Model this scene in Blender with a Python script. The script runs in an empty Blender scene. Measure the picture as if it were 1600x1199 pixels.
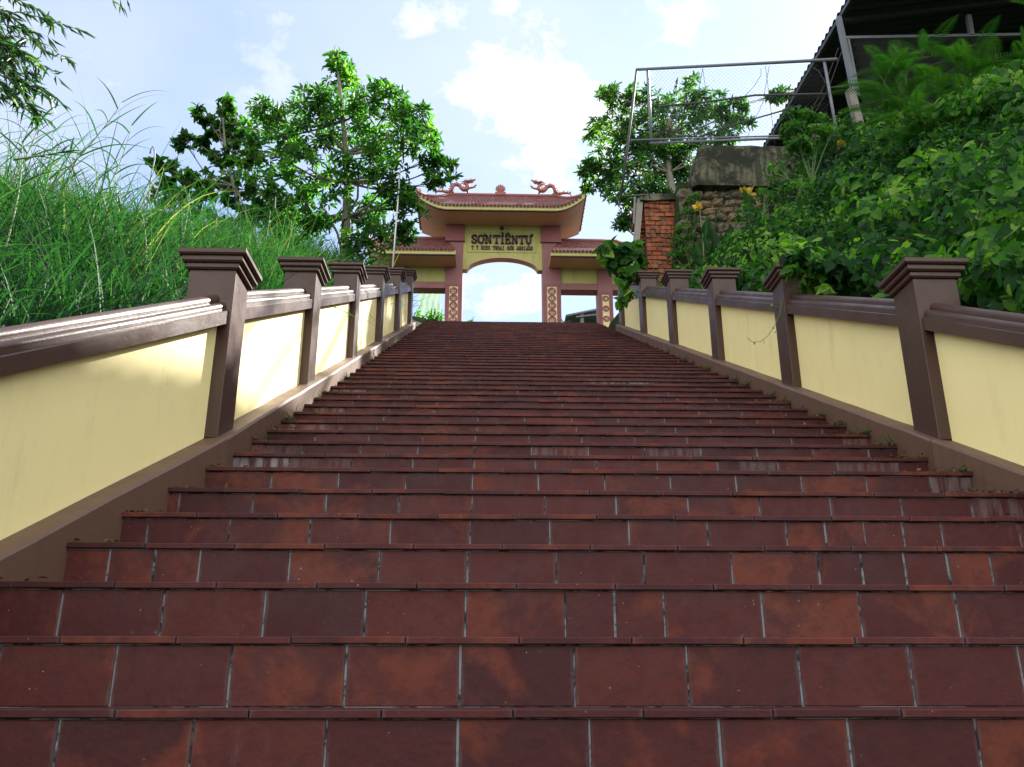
import bpy, math, random
import numpy as np
from mathutils import Vector, Matrix, Euler, noise as mnoise
R = math.radians
random.seed(7); rng = np.random.default_rng(7)
S = bpy.context.scene
COL = S.collection
# ------------------------------------------------------------------ camera
F = 1377.0; PITCH = 19.2; YAW = -1.69
cam_d = bpy.data.cameras.new("camera"); cam = bpy.data.objects.new("camera", cam_d); COL.objects.link(cam)
cam.location = (0, 0, 0); cam.rotation_euler = (R(90 + PITCH), 0, R(YAW))
cam_d.sensor_width = 36; cam_d.lens = F / 1600 * 36; cam_d.clip_start = 0.05; cam_d.clip_end = 3000
S.camera = cam
CM = Euler((R(90 + PITCH), 0, R(YAW))).to_matrix()
# ------------------------------------------------------------------ light
SUN_AZ, SUN_EL = 40.5, 40.0
w = bpy.data.worlds.new("World"); S.world = w; w.use_nodes = True
nt = w.node_tree; nt.nodes.clear(); N = nt.nodes.new; L = nt.links.new
out = N('ShaderNodeOutputWorld'); bg = N('ShaderNodeBackground'); bg.inputs[1].default_value = 0.13
sky = N('ShaderNodeTexSky'); sky.sky_type = 'NISHITA'; sky.sun_disc = False
sky.sun_elevation = R(SUN_EL); sky.sun_rotation = R(SUN_AZ); sky.air_density = 1.1; sky.dust_density = 0.6; sky.ozone_density = 2.2
tc = N('ShaderNodeTexCoord'); sp = N('ShaderNodeSeparateXYZ'); L(tc.outputs['Generated'], sp.inputs[0])
ad = N('ShaderNodeMath'); ad.operation = 'ADD'; ad.inputs[1].default_value = 0.25; L(sp.outputs[2], ad.inputs[0])
mx_ = N('ShaderNodeMath'); mx_.operation = 'MAXIMUM'; mx_.inputs[1].default_value = 0.08; L(ad.outputs[0], mx_.inputs[0])
dv = N('ShaderNodeVectorMath'); dv.operation = 'DIVIDE'; cb = N('ShaderNodeCombineXYZ')
for i in range(3): L(mx_.outputs[0], cb.inputs[i])
L(tc.outputs['Generated'], dv.inputs[0]); L(cb.outputs[0], dv.inputs[1])
def wnoise(scale, detail, rough, dist, off):
    m = N('ShaderNodeMapping'); m.inputs['Location'].default_value = off; L(dv.outputs[0], m.inputs[0])
    n = N('ShaderNodeTexNoise'); n.inputs['Scale'].default_value = scale; n.inputs['Detail'].default_value = detail
    n.inputs['Roughness'].default_value = rough; n.inputs['Distortion'].default_value = dist; L(m.outputs[0], n.inputs['Vector']); return n
def wramp(src, a, b, v0=0, v1=1):
    r = N('ShaderNodeMapRange'); r.interpolation_type = 'SMOOTHSTEP'
    r.inputs[1].default_value = a; r.inputs[2].default_value = b; r.inputs[3].default_value = v0; r.inputs[4].default_value = v1
    L(src, r.inputs[0]); return r.outputs[0]
n1 = wnoise(1.3, 4, .55, .2, (3.1, 1.7, 0)); n2 = wnoise(6.5, 9, .62, .15, (1.2, 5.5, 0))
a1 = wramp(n1.outputs[0], .34, .56); a2 = wramp(n2.outputs[0], .40, .66)
# more cloud towards the right of the view
gx = wramp(sp.outputs[0], -.30, .22, 0, 1)
mA = N('ShaderNodeMath'); mA.operation = 'MULTIPLY_ADD'; L(a1, mA.inputs[0]); mA.inputs[1].default_value = .7; L(gx, mA.inputs[2])
mB = N('ShaderNodeMath'); mB.operation = 'MULTIPLY'; L(mA.outputs[0], mB.inputs[0]); L(a2, mB.inputs[1])
veil = wramp(n1.outputs[0], .3, .7, .22, .62)
veil2 = N('ShaderNodeMath'); veil2.operation = 'MULTIPLY_ADD'; L(gx, veil2.inputs[0]); veil2.inputs[1].default_value = .18; L(veil, veil2.inputs[2])
mC = N('ShaderNodeMath'); mC.operation = 'MAXIMUM'; L(veil2.outputs[0], mC.inputs[0]); L(mB.outputs[0], mC.inputs[1]); mC.use_clamp = True
mixc = N('ShaderNodeMixRGB'); L(mC.outputs[0], mixc.inputs[0]); tint = N('ShaderNodeMixRGB'); tint.blend_type = 'MULTIPLY'; tint.inputs[0].default_value = 1; L(sky.outputs[0], tint.inputs[1]); tint.inputs[2].default_value = (.37, .48, .64, 1); L(tint.outputs[0], mixc.inputs[1]); mixc.inputs[2].default_value = (2.55, 2.7, 2.9, 1)
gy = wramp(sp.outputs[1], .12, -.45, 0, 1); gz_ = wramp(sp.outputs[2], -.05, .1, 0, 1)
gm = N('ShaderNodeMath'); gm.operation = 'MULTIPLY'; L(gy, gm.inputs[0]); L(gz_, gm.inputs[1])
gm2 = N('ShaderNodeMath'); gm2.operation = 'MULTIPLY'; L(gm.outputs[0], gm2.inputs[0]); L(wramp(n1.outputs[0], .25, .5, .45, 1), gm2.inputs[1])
mixb = N('ShaderNodeMixRGB'); L(gm2.outputs[0], mixb.inputs[0]); L(mixc.outputs[0], mixb.inputs[1]); mixb.inputs[2].default_value = (5.9, 5.8, 5.6, 1)   # unseen bright cloud added behind the camera to fill the shaded risers
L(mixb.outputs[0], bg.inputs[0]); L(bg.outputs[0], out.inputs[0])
sd = Vector((math.sin(R(SUN_AZ)) * math.cos(R(SUN_EL)), math.cos(R(SUN_AZ)) * math.cos(R(SUN_EL)), math.sin(R(SUN_EL))))
sl = bpy.data.lights.new("sun", 'SUN'); sl.energy = 5.0; sl.angle = R(0.6); sl.color = (1, .95, .86)
so = bpy.data.objects.new("sun", sl); so.rotation_euler = sd.to_track_quat('Z', 'Y').to_euler(); so.location = (5, 10, 20); COL.objects.link(so)
S.view_settings.view_transform = 'Standard'; S.view_settings.look = 'None'; S.view_settings.exposure = 1.68; S.view_settings.gamma = 1
S.view_settings.use_curve_mapping = False
S.cycles.max_bounces = 8; S.cycles.transparent_max_bounces = 8

def P(px, py, Y):
    d = CM @ Vector(((px - 800) / F, (599.5 - py) / F, -1.0))
    return d * (Y / d.y)

# ------------------------------------------------------------------ materials
MATS = {}
def srgb(r, g, b):
    f = lambda c: (c / 255 / 12.92) if c / 255 <= .04045 else ((c / 255 + .055) / 1.055) ** 2.4
    return (f(r), f(g), f(b), 1)
class NM:
    def __init__(s, name):
        s.m = bpy.data.materials.new(name); s.m.use_nodes = True; s.t = s.m.node_tree; s.t.nodes.clear()
        s.out = s.n('ShaderNodeOutputMaterial'); s.co = s.n('ShaderNodeTexCoord').outputs['Object']
    def n(s, t): return s.t.nodes.new(t)
    def l(s, a, b): s.t.links.new(a, b)
    def noise(s, scale, detail=4, rough=.55, vec=None, dist=0, stretch=None):
        v = vec or s.co
        if stretch:
            m = s.n('ShaderNodeMapping'); m.inputs['Scale'].default_value = stretch; s.l(v, m.inputs[0]); v = m.outputs[0]
        n = s.n('ShaderNodeTexNoise'); n.inputs['Scale'].default_value = scale; n.inputs['Detail'].default_value = detail
        n.inputs['Roughness'].default_value = rough; n.inputs['Distortion'].default_value = dist
        s.l(v, n.inputs['Vector']); return n.outputs[0]
    def ramp(s, src, a, b, v0=0., v1=1.):
        r = s.n('ShaderNodeMapRange'); r.interpolation_type = 'SMOOTHSTEP'
        for i, x in enumerate((a, b, v0, v1)): r.inputs[i + 1].default_value = x
        s.l(src, r.inputs[0]); return r.outputs[0]
    def math(s, op, a, b=None, c=None, clamp=False):
        m = s.n('ShaderNodeMath'); m.operation = op; m.use_clamp = clamp
        for i, x in enumerate((a, b, c)):
            if x is None: continue
            if isinstance(x, (int, float)): m.inputs[i].default_value = x
            else: s.l(x, m.inputs[i])
        return m.outputs[0]
    def mix(s, fac, a, b, mode='MIX'):
        m = s.n('ShaderNodeMixRGB'); m.blend_type = mode
        for i, x in enumerate((fac, a, b)):
            if isinstance(x, (int, float)): m.inputs[i].default_value = x
            elif isinstance(x, tuple): m.inputs[i].default_value = x
            else: s.l(x, m.inputs[i])
        return m.outputs[0]
    def attr(s, name):
        a = s.n('ShaderNodeAttribute'); a.attribute_name = name; return a
    def bsdf(s, col, rough=.6, bump=None, bstr=.3, bdist=.01, spec=.5, metal=0, coat=0):
        b = s.n('ShaderNodeBsdfPrincipled')
        if isinstance(col, tuple): b.inputs['Base Color'].default_value = col
        else: s.l(col, b.inputs['Base Color'])
        if isinstance(rough, (int, float)): b.inputs['Roughness'].default_value = rough
        else: s.l(rough, b.inputs['Roughness'])
        b.inputs['Specular IOR Level'].default_value = spec; b.inputs['Metallic'].default_value = metal
        b.inputs['Coat Weight'].default_value = coat
        if bump is not None:
            n = s.n('ShaderNodeBump'); n.inputs['Strength'].default_value = bstr; n.inputs['Distance'].default_value = bdist
            s.l(bump, n.inputs['Height']); s.l(n.outputs[0], b.inputs['Normal'])
        return b
    def done(s, b):
        s.l(b.outputs[0], s.out.inputs[0]); MATS[s.m.name] = s.m; return s.m

def paint(name, col, dirt=.25, rough=.5, streak=True, bump=.25, grime=(0.03, .028, .02, 1), scale=3., spec=.5, coat=0):
    m = NM(name)
    a = m.noise(scale, 6, .65); b = m.noise(scale * 9, 5, .7)
    c = m.mix(m.ramp(a, .35, .7, 0, .16), col, tuple(x * .72 for x in col[:3]) + (1,))
    f = m.ramp(m.noise(scale * 2.2, 7, .7, stretch=(1.6, 1.6, .32) if streak else None), .5, .78, 0, dirt)
    c = m.mix(f, c, grime)
    c = m.mix(m.ramp(b, .62, .8, 0, dirt * .7), c, tuple(min(1, x * 1.5 + .05) for x in col[:3]) + (1,))
    h = m.math('ADD', m.math('MULTIPLY', a, .7), m.math('MULTIPLY', b, .3))
    return m.done(m.bsdf(c, m.ramp(a, .2, .8, rough - .1, rough + .15), h, bump, .01, spec, 0, coat))

M_wall = paint('yellow_render', (.88, .77, .38, 1), .28, .65, True, .45, (.42, .33, .16, 1), 1.8)
M_brown = paint('brown_gloss_paint', (.057, .027, .0205, 1), .22, .43, False, .4, (.045, .03, .025, 1), 4., .4, .05)
M_brown2 = paint('brown_skirting_paint', (.112, .060, .038, 1), .45, .55, True, .5, (.03, .02, .018, 1), 3.)
M_lime = paint('lime_paint', (.40, .385, .13, 1), .55, .7, True, .3, (.10, .11, .04, 1), 2.2)
M_rose = paint('rose_paint', (.24, .095, .105, 1), .3, .6, True, .25, (.2, .09, .08, 1), 1.6)
M_maroon = paint('maroon_paint', (.20, .055, .06, 1), .25, .5, True, .25, (.1, .04, .04, 1), 1.6)
M_salmon = paint('salmon_soffit_paint', (.52, .32, .22, 1), .25, .7, False, .2, (.3, .22, .15, 1), 1.2)
M_cream = paint('cream_inset_paint', (.70, .58, .30, 1), .2, .6)
M_letter = paint('dark_letter_paint', (.05, .018, .022, 1), .1, .5)
M_dragon = paint('terracotta_sculpture', (.26, .085, .07, 1), .45, .6, False, .4, (.12, .05, .045, 1), 6.)
M_conc = paint('weathered_concrete', (.16, .155, .125, 1), .95, .9, True, .9, (.03, .032, .026, 1), 1.5)
def conc_mat():
    m = NM('mossy_concrete'); a = m.noise(1.6, 8, .7, dist=.5); b = m.noise(11, 10, .8)
    c = m.mix(m.ramp(a, .44, .56), (.035, .038, .03, 1), (.20, .19, .13, 1)); c = m.mix(m.ramp(b, .45, .68, 0, .75), c, (.025, .027, .022, 1))
    c = m.mix(m.ramp(m.noise(7, 6, .7, stretch=(1, 1, .12)), .46, .6, 0, .8), c, (.04, .045, .035, 1))
    return m.done(m.bsdf(c, .92, m.math('ADD', m.noise(28, 8, .75), b), .9, .03, .2))
M_moss = conc_mat()
M_galv = paint('galvanised_steel', (.15, .165, .19, 1), .5, .45, False, .2, (.06, .05, .045, 1), 5.)
M_rust = paint('dark_rusty_steel', (.055, .055, .06, 1), .5, .6, False, .3, (.09, .045, .025, 1), 7.)
M_wood = paint('weathered_timber', (.24, .22, .19, 1), .7, .85, True, .6, (.05, .045, .035, 1), 5.)
M_bark = paint('tree_bark', (.20, .18, .145, 1), .6, .9, False, .9, (.05, .045, .03, 1), 9.)
M_stem = paint('green_stem', (.10, .16, .05, 1), .2, .6, False)
M_twig = paint('dry_twig', (.30, .24, .14, 1), .3, .8, False)
M_dark = paint('dark_sheet_iron', (.035, .045, .06, 1), .5, .6, True, .2, (.02, .015, .012, 1), 2.)
M_sheet = paint('blue_grey_sheet', (.085, .12, .15, 1), .5, .5, True, .2, (.04, .03, .025, 1), 2.)
M_black = paint('black_plastic', (.015, .015, .017, 1), .1, .4, False)
M_tarp = None
M_white = paint('white_tube', (.6, .62, .62, 1), .2, .4)

def tile_mat():
    m = NM('terracotta_step_tiles')
    rnd = m.attr('rnd').outputs['Fac']; uv = m.attr('tuv').outputs['Vector']
    st = m.attr('stain').outputs['Fac']
    cmb = m.n('ShaderNodeCombineXYZ'); off = m.math('MULTIPLY', rnd, 137.); m.l(off, cmb.inputs[0]); m.l(off, cmb.inputs[2])
    va = m.n('ShaderNodeVectorMath'); m.l(m.co, va.inputs[0]); m.l(cmb.outputs[0], va.inputs[1]); v = va.outputs[0]
    r2 = m.math('FRACT', m.math('MULTIPLY', rnd, 17.31)); r3 = m.math('FRACT', m.math('MULTIPLY', rnd, 53.7))
    base = m.mix(r2, (.043, .0092, .0108, 1), (.074, .0158, .0135, 1))
    big = m.noise(4.5, 5, .58, v, .35)
    thr = m.math('ADD', big, m.math('MULTIPLY', m.math('SUBTRACT', r3, .55), .28))
    c = m.mix(m.ramp(thr, .52, .68, 0, .6), base, (.145, .034, .017, 1))
    c = m.mix(m.ramp(m.noise(22, 6, .7, v), .42, .72, 0, .5), c, (.027, .0078, .0115, 1))
    # worn pale bloom along the edges
    s2 = m.n('ShaderNodeSeparateXYZ'); m.l(uv, s2.inputs[0])
    ex = m.math('MULTIPLY', m.math('ABSOLUTE', m.math('SUBTRACT', s2.outputs[0], .5)), 2.)
    ey = m.math('MULTIPLY', m.math('ABSOLUTE', m.math('SUBTRACT', s2.outputs[1], .5)), 2.)
    e = m.math('MAXIMUM', ex, m.math('MULTIPLY', ey, .965))
    en = m.math('ADD', e, m.math('MULTIPLY', m.math('SUBTRACT', m.noise(16, 5, .7, v), .5), .22))
    c = m.mix(m.ramp(en, .93, 1.02, 0, .38), c, (.105, .085, .095, 1))
    # lime streaks that run down
    sn = m.noise(30, 4, .6, v, 0, (1., 1., .12)); sn2 = m.noise(3.0, 3, .6, v)
    sf = m.math('MULTIPLY', m.ramp(sn, .56, .72), m.ramp(m.math('ADD', sn2, m.math('MULTIPLY', st, .35)), .64, .84))
    c = m.mix(m.math('MULTIPLY', sf, .4), c, (.2, .2, .22, 1))
    c = m.mix(m.math('MULTIPLY', st, m.math('MULTIPLY', m.ramp(sn, .40, .60, .05, 1.), m.ramp(sn2, .35, .55, .25, 1.))), c, (.26, .25, .26, 1))
    sk = m.ramp(m.noise(75, 2, .5, v), .74, .79, 0, .55); c = m.mix(sk, c, (.34, .27, .28, 1))
    h = m.math('ADD', m.noise(45, 4, .6, v), m.math('MULTIPLY', big, .8))
    ro = m.ramp(m.noise(9, 4, .6, v), .3, .7, .38, .62)
    return m.done(m.bsdf(c, ro, h, .22, .006, .2))
M_tile = tile_mat()
def grout_mat():
    m = NM('cement_grout'); a = m.noise(14, 5, .7)
    c = m.mix(m.ramp(a, .40, .55), (.015, .02, .024, 1), (.17, .19, .21, 1))
    return m.done(m.bsdf(c, .9, a, .5, .004, .2))
M_grout = grout_mat()

def leaf_mat(name, stops, trans=.45, rough=.45, spec=.35, tcol=1.5):
    m = NM(name); r = m.attr('rnd').outputs['Fac']
    cr = m.n('ShaderNodeValToRGB'); m.l(r, cr.inputs[0])
    el = cr.color_ramp.elements
    while len(el) < len(stops): el.new(.5)
    for e, (p, c) in zip(el, stops): e.position = p; e.color = c + (1,)
    c = m.mix(m.ramp(m.noise(25, 3, .6), .35, .7, 0, .35), cr.outputs[0], (.03, .06, .012, 1))
    b = m.bsdf(c, rough, None, spec=spec)
    t = m.n('ShaderNodeBsdfTranslucent')
    tc_ = m.mix(1., c, (tcol * .85, tcol * 1.15, tcol * .38, 1), 'MULTIPLY'); m.l(tc_, t.inputs[0])
    mx = m.n('ShaderNodeMixShader'); mx.inputs[0].default_value = trans; m.l(b.outputs[0], mx.inputs[1]); m.l(t.outputs[0], mx.inputs[2])
    return m.done(mx)
M_leaf = leaf_mat('tree_leaves', [(0, (.012, .045, .014)), (.5, (.032, .10, .022)), (.9, (.08, .19, .033)), (1, (.18, .28, .05))], .55, .5, .2, 2.3)
M_leafd = leaf_mat('dark_glossy_leaves', [(0, (.012, .042, .016)), (.55, (.032, .095, .022)), (.92, (.075, .165, .03)), (1, (.15, .23, .05))], .5, .5, .22, 2.1)
M_vine = leaf_mat('vine_leaves', [(0, (.005, .024, .012)), (.45, (.022, .090, .020)), (.75, (.070, .20, .026)), (1, (.20, .33, .06))], .45, .55, .15, 1.9)
M_fern = leaf_mat('feathery_leaves', [(0, (.016, .065, .014)), (.6, (.04, .14, .02)), (1, (.10, .26, .034))], .45, .55, .15, 1.8)
M_grass = leaf_mat('tall_grass_blades', [(0, (.007, .030, .018)), (.45, (.015, .064, .028)), (.82, (.034, .115, .040)), (.96, (.09, .165, .055)), (1, (.26, .22, .11))], .42, .6, .15, 1.6)
M_bamboo = leaf_mat('bamboo_leaves', [(0, (.014, .045, .022)), (.6, (.025, .08, .025)), (.9, (.08, .16, .03)), (1, (.2, .26, .05))], .4, tcol=1.5)
M_petal = leaf_mat('yellow_petals', [(0, (.85, .50, .06)), (.6, (.9, .62, .12)), (1, (.9, .42, .05))], .4, .5, tcol=.9)
M_dry = leaf_mat('dry_leaves', [(0, (.08, .035, .02)), (.5, (.13, .06, .03)), (1, (.20, .12, .05))], .1, .8, tcol=.6)
def roof_mat():
    m = NM('red_roof_tile'); r = m.attr('rnd').outputs['Fac']
    c = m.mix(r, (.085, .022, .022, 1), (.165, .042, .038, 1)); c = m.mix(m.ramp(m.noise(3, 6, .7), .5, .75, 0, .6), c, (.06, .03, .03, 1))
    return m.done(m.bsdf(c, .6, m.noise(30, 4), .3, .01))
M_roof = roof_mat()
def brick_mat():
    m = NM('orange_brick'); r = m.attr('rnd').outputs['Fac']
    c = m.mix(r, (.26, .07, .032, 1), (.42, .15, .07, 1)); c = m.mix(m.ramp(m.noise(9, 7, .75), .44, .64, 0, .85), c, (.045, .04, .028, 1))
    return m.done(m.bsdf(c, .85, m.noise(60, 5, .7), .6, .01, .2))
M_brick = brick_mat()
def stone_mat():
    m = NM('rough_stone'); r = m.attr('rnd').outputs['Fac']
    c = m.mix(r, (.15, .14, .12, 1), (.34, .25, .14, 1)); c = m.mix(m.ramp(m.noise(7, 7, .75), .48, .72, 0, .75), c, (.06, .055, .045, 1))
    return m.done(m.bsdf(c, .9, m.noise(18, 8, .75), 1., .04, .2))
M_stone = stone_mat()
def soil_mat():
    m = NM('undergrowth_soil'); a = m.noise(2.5, 8, .7); c = m.mix(m.ramp(a, .4, .65), (.022, .028, .012, 1), (.035, .065, .018, 1))
    return m.done(m.bsdf(c, .95, m.noise(9, 8, .75), 1., .08, .1))
M_soil = soil_mat()
def tarp_mat():
    m = NM('pale_green_netting'); c = m.mix(m.ramp(m.noise(2, 5, .6), .4, .7, 0, .4), (.42, .56, .42, 1), (.6, .7, .55, 1))
    b = m.bsdf(c, .6); t = m.n('ShaderNodeBsdfTranslucent'); m.l(c, t.inputs[0]); tr = m.n('ShaderNodeBsdfTransparent')
    x = m.n('ShaderNodeMixShader'); x.inputs[0].default_value = .6; m.l(b.outputs[0], x.inputs[1]); m.l(t.outputs[0], x.inputs[2])
    y = m.n('ShaderNodeMixShader'); y.inputs[0].default_value = .3; m.l(x.outputs[0], y.inputs[1]); m.l(tr.outputs[0], y.inputs[2])
    return m.done(y)
M_tarp = tarp_mat()

# ------------------------------------------------------------------ mesh helpers
def link(name, me, mat, parent=None):
    o = bpy.data.objects.new(name, me); COL.objects.link(o); me.materials.append(mat)
    if parent is not None: o.parent = parent; o.matrix_parent_inverse = parent_inv(parent)
    return o
def parent_inv(p):
    bpy.context.view_layer.update() if False else None
    m = world_of(p); return m.inverted()
def world_of(o):
    m = Matrix.LocRotScale(o.location, o.rotation_euler, o.scale)
    if o.parent: return world_of(o.parent) @ o.matrix_parent_inverse @ m
    return m
def tag(o, label=None, cat=None, group=None, kind=None):
    if label: o['label'] = label
    if cat: o['category'] = cat
    if group: o['group'] = group
    if kind: o['kind'] = kind
    return o
def thing(name, label, cat, loc, group=None):
    o = bpy.data.objects.new(name, None); o.empty_display_size = .1; COL.objects.link(o); o.location = loc
    return tag(o, label, cat, group)
class MB:
    def __init__(s): s.v = []; s.f = []; s.r = []
    def add(s, vs, fs, rnd=None):
        b = len(s.v); s.v += [tuple(v) for v in vs]; s.f += [tuple(b + i for i in f) for f in fs]
        rr = random.random() if rnd is None else rnd; s.r += [rr] * len(fs); return s
    def box(s, x0, x1, y0, y1, z0, z1, rnd=None):
        return s.add([(x0, y0, z0), (x1, y0, z0), (x1, y1, z0), (x0, y1, z0), (x0, y0, z1), (x1, y0, z1), (x1, y1, z1), (x0, y1, z1)],
                     [(0, 3, 2, 1), (4, 5, 6, 7), (0, 1, 5, 4), (1, 2, 6, 5), (2, 3, 7, 6), (3, 0, 4, 7)], rnd)
    def tube(s, pts, rad, n=6, cap=True, rnd=None):
        pts = [Vector(p) for p in pts]; k = len(pts)
        if isinstance(rad, (int, float)): rad = [rad] * k
        vs = []; up = Vector((0, 0, 1))
        t0 = (pts[1] - pts[0]).normalized(); a = t0.cross(up if abs(t0.z) < .9 else Vector((1, 0, 0))).normalized()
        for i, p in enumerate(pts):
            t = (pts[min(i + 1, k - 1)] - pts[max(i - 1, 0)]).normalized()
            a = (a - t * a.dot(t)).normalized(); b = t.cross(a)
            for j in range(n):
                q = 2 * math.pi * j / n; vs.append(p + (a * math.cos(q) + b * math.sin(q)) * rad[i])
        fs = [(i * n + j, i * n + (j + 1) % n, (i + 1) * n + (j + 1) % n, (i + 1) * n + j) for i in range(k - 1) for j in range(n)]
        if cap: fs += [tuple(range(n))[::-1], tuple((k - 1) * n + j for j in range(n))]
        return s.add(vs, fs, rnd)
    def bar(s, a, b, wd, rnd=None):  # square bar
        a = Vector(a); b = Vector(b); t = (b - a).normalized()
        x = t.cross(Vector((0, 1, 0)) if abs(t.y) < .9 else Vector((1, 0, 0))).normalized() * wd / 2; y = t.cross(x).normalized() * wd / 2
        vs = [a - x - y, a + x - y, a + x + y, a - x + y, b - x - y, b + x - y, b + x + y, b - x + y]
        return s.add(vs, [(0, 3, 2, 1), (4, 5, 6, 7), (0, 1, 5, 4), (1, 2, 6, 5), (2, 3, 7, 6), (3, 0, 4, 7)], rnd)
    def prism(s, poly, y0, y1, rnd=None):  # poly of (x,z), extruded in y
        n = len(poly); vs = [(x, y0, z) for x, z in poly] + [(x, y1, z) for x, z in poly]
        fs = [tuple(range(n)), tuple(range(n, 2 * n))[::-1]] + [(i, i + n, (i + 1) % n + n, (i + 1) % n) for i in range(n)]
        return s.add(vs, fs, rnd)
    def build(s, name, mat, parent=None, smooth=False, bevel=0):
        me = bpy.data.meshes.new(name); me.from_pydata(s.v, [], s.f)
        at = me.attributes.new('rnd', 'FLOAT', 'FACE'); at.data.foreach_set('value', np.array(s.r, dtype=np.float32))
        fix_normals(me)
        if smooth: me.polygons.foreach_set('use_smooth', [True] * len(me.polygons))
        o = link(name, me, mat, parent)
        if bevel:
            bv = o.modifiers.new('bevel', 'BEVEL'); bv.width = bevel; bv.segments = 2; bv.limit_method = 'ANGLE'; bv.angle_limit = R(40)
        return o
import bmesh
def fix_normals(me):
    bm = bmesh.new(); bm.from_mesh(me); bmesh.ops.recalc_face_normals(bm, faces=bm.faces); bm.to_mesh(me); bm.free()

def np_mesh(name, V, Fq, rnd, mat, parent=None, smooth=False):
    """V (N,3), Fq (M,k) equal-sized faces, rnd (M,)"""
    me = bpy.data.meshes.new(name); M_, k = Fq.shape
    me.vertices.add(len(V)); me.vertices.foreach_set('co', V.astype(np.float32).ravel())
    me.loops.add(M_ * k); me.loops.foreach_set('vertex_index', Fq.astype(np.int32).ravel())
    me.polygons.add(M_); me.polygons.foreach_set('loop_start', np.arange(M_, dtype=np.int32) * k)
    me.update(calc_edges=True)
    at = me.attributes.new('rnd', 'FLOAT', 'FACE'); at.data.foreach_set('value', rnd.astype(np.float32))
    if smooth: me.polygons.foreach_set('use_smooth', np.ones(M_, dtype=bool))
    return link(name, me, mat, parent)
def nrmz(a): return a / np.maximum(np.linalg.norm(a, axis=1, keepdims=True), 1e-9)
LEAF_T = {  # (along, across, lift) and quads
    'oval': ([(0, 0, 0), (.32, .42, .10), (.72, .34, .08), (1, 0, -.10), (.72, -.34, .08), (.32, -.42, .10), (.5, 0, -.02)], [(0, 6, 2, 1), (6, 3, 2, 2), (0, 5, 4, 6), (6, 4, 3, 3)]),
    'heart': ([(0, 0, 0), (-.1, .38, .08), (.3, .52, .1), (.7, .28, .03), (1, 0, -.12), (.7, -.28, .03), (.3, -.52, .1), (-.1, -.38, .08), (.45, 0, -.04)], [(0, 8, 2, 1), (8, 4, 3, 2), (0, 7, 6, 8), (8, 6, 5, 4)]),
    'blade': ([(0, .02, 0), (.35, .5, .05), (1, 0, -.18), (.35, -.5, .05)], [(0, 3, 2, 1)]),
}
def leaves(pos, d, nr, ln, wd, shape='oval', rnd=None):
    T, Q = LEAF_T[shape]; n = len(pos); d = nrmz(d); s = nrmz(np.cross(d, nr)); u = np.cross(s, d)
    ln = np.broadcast_to(ln, n)[:, None]; wd = np.broadcast_to(wd, n)[:, None]
    V = np.stack([pos + d * a * ln + s * b * wd + u * c * ln for a, b, c in T], axis=1)
    tri = []
    for q in Q:
        if q[2] == q[3]: tri.append((q[0], q[1], q[2]))
        else: tri += [(q[0], q[1], q[2]), (q[0], q[2], q[3])]
    tri = np.array(tri); Fc = (np.arange(n)[:, None, None] * len(T) + tri[None]).reshape(-1, 3)
    if rnd is None: rnd = rng.random(n)
    return V.reshape(-1, 3), Fc, np.repeat(rnd, len(tri))
def merge(parts):
    Vs, Fs, Rs = [], [], []; o = 0
    for V, f, r in parts: Vs.append(V); Fs.append(f + o); Rs.append(r); o += len(V)
    return np.concatenate(Vs), np.concatenate(Fs), np.concatenate(Rs)
def blades(base, d, L_, wd, droop, segs=6, rnd=None):
    """curved grass strips: base (n,3), d initial direction, droop amount"""
    n = len(base); d = nrmz(d); L_ = np.broadcast_to(L_, n)[:, None]; wd = np.broadcast_to(wd, n)[:, None]; droop = np.broadcast_to(droop, n)[:, None]
    side = nrmz(np.cross(d, nrmz(rng.normal(size=(n, 3))))); hor = d.copy(); hor[:, 2] = 0; hor = nrmz(hor)
    V = []
    for i in range(segs + 1):
        t = i / segs; p = base + d * L_ * t + (hor * .35 - np.array([0, 0, 1.])) * L_ * droop * t ** 2.4
        w_ = wd * (1 - t) ** .7 * (.6 + .8 * min(t * 4, 1) * .5) + .0004
        V += [p - side * w_ / 2, p + side * w_ / 2]
    V = np.stack(V, axis=1); m = 2 * (segs + 1)
    q = np.array([(2 * i, 2 * i + 1, 2 * i + 3, 2 * i + 2) for i in range(segs)])
    Fc = (np.arange(n)[:, None, None] * m + q[None]).reshape(-1, 4)
    if rnd is None: rnd = rng.random(n)
    return V.reshape(-1, 3), Fc, np.repeat(rnd, segs)

# ------------------------------------------------------------------ stair profile
KY = [2.148, 2.425, 2.715, 3.008, 3.3025, 3.5975, 3.891, 4.191]; KZ = [-.041, .134, .306, .469, .628, .786, .947, 1.091]
def nose(k):
    if k < 0: return 2.148 + .288 * k, -.041 + .171 * k
    if k < 8: return KY[k], KZ[k]
    return 4.191 + .2992 * (k - 7), 1.091 + .146 * (k - 7)
KTOP = 47
XL, XR, YK = -1.23, 2.19, 4.12
def flare(Y): return .163 * max(0., YK - Y)
def line(Y): return 1.065 + ((Y - 4.15) * .488 if Y > 4.15 else (Y - 4.15) * .555)
Y2, Z2 = 18.3, nose(KTOP)[1]      # second (hidden) flight up to the gate
YG = 24.12; ZG = 9.72

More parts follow.
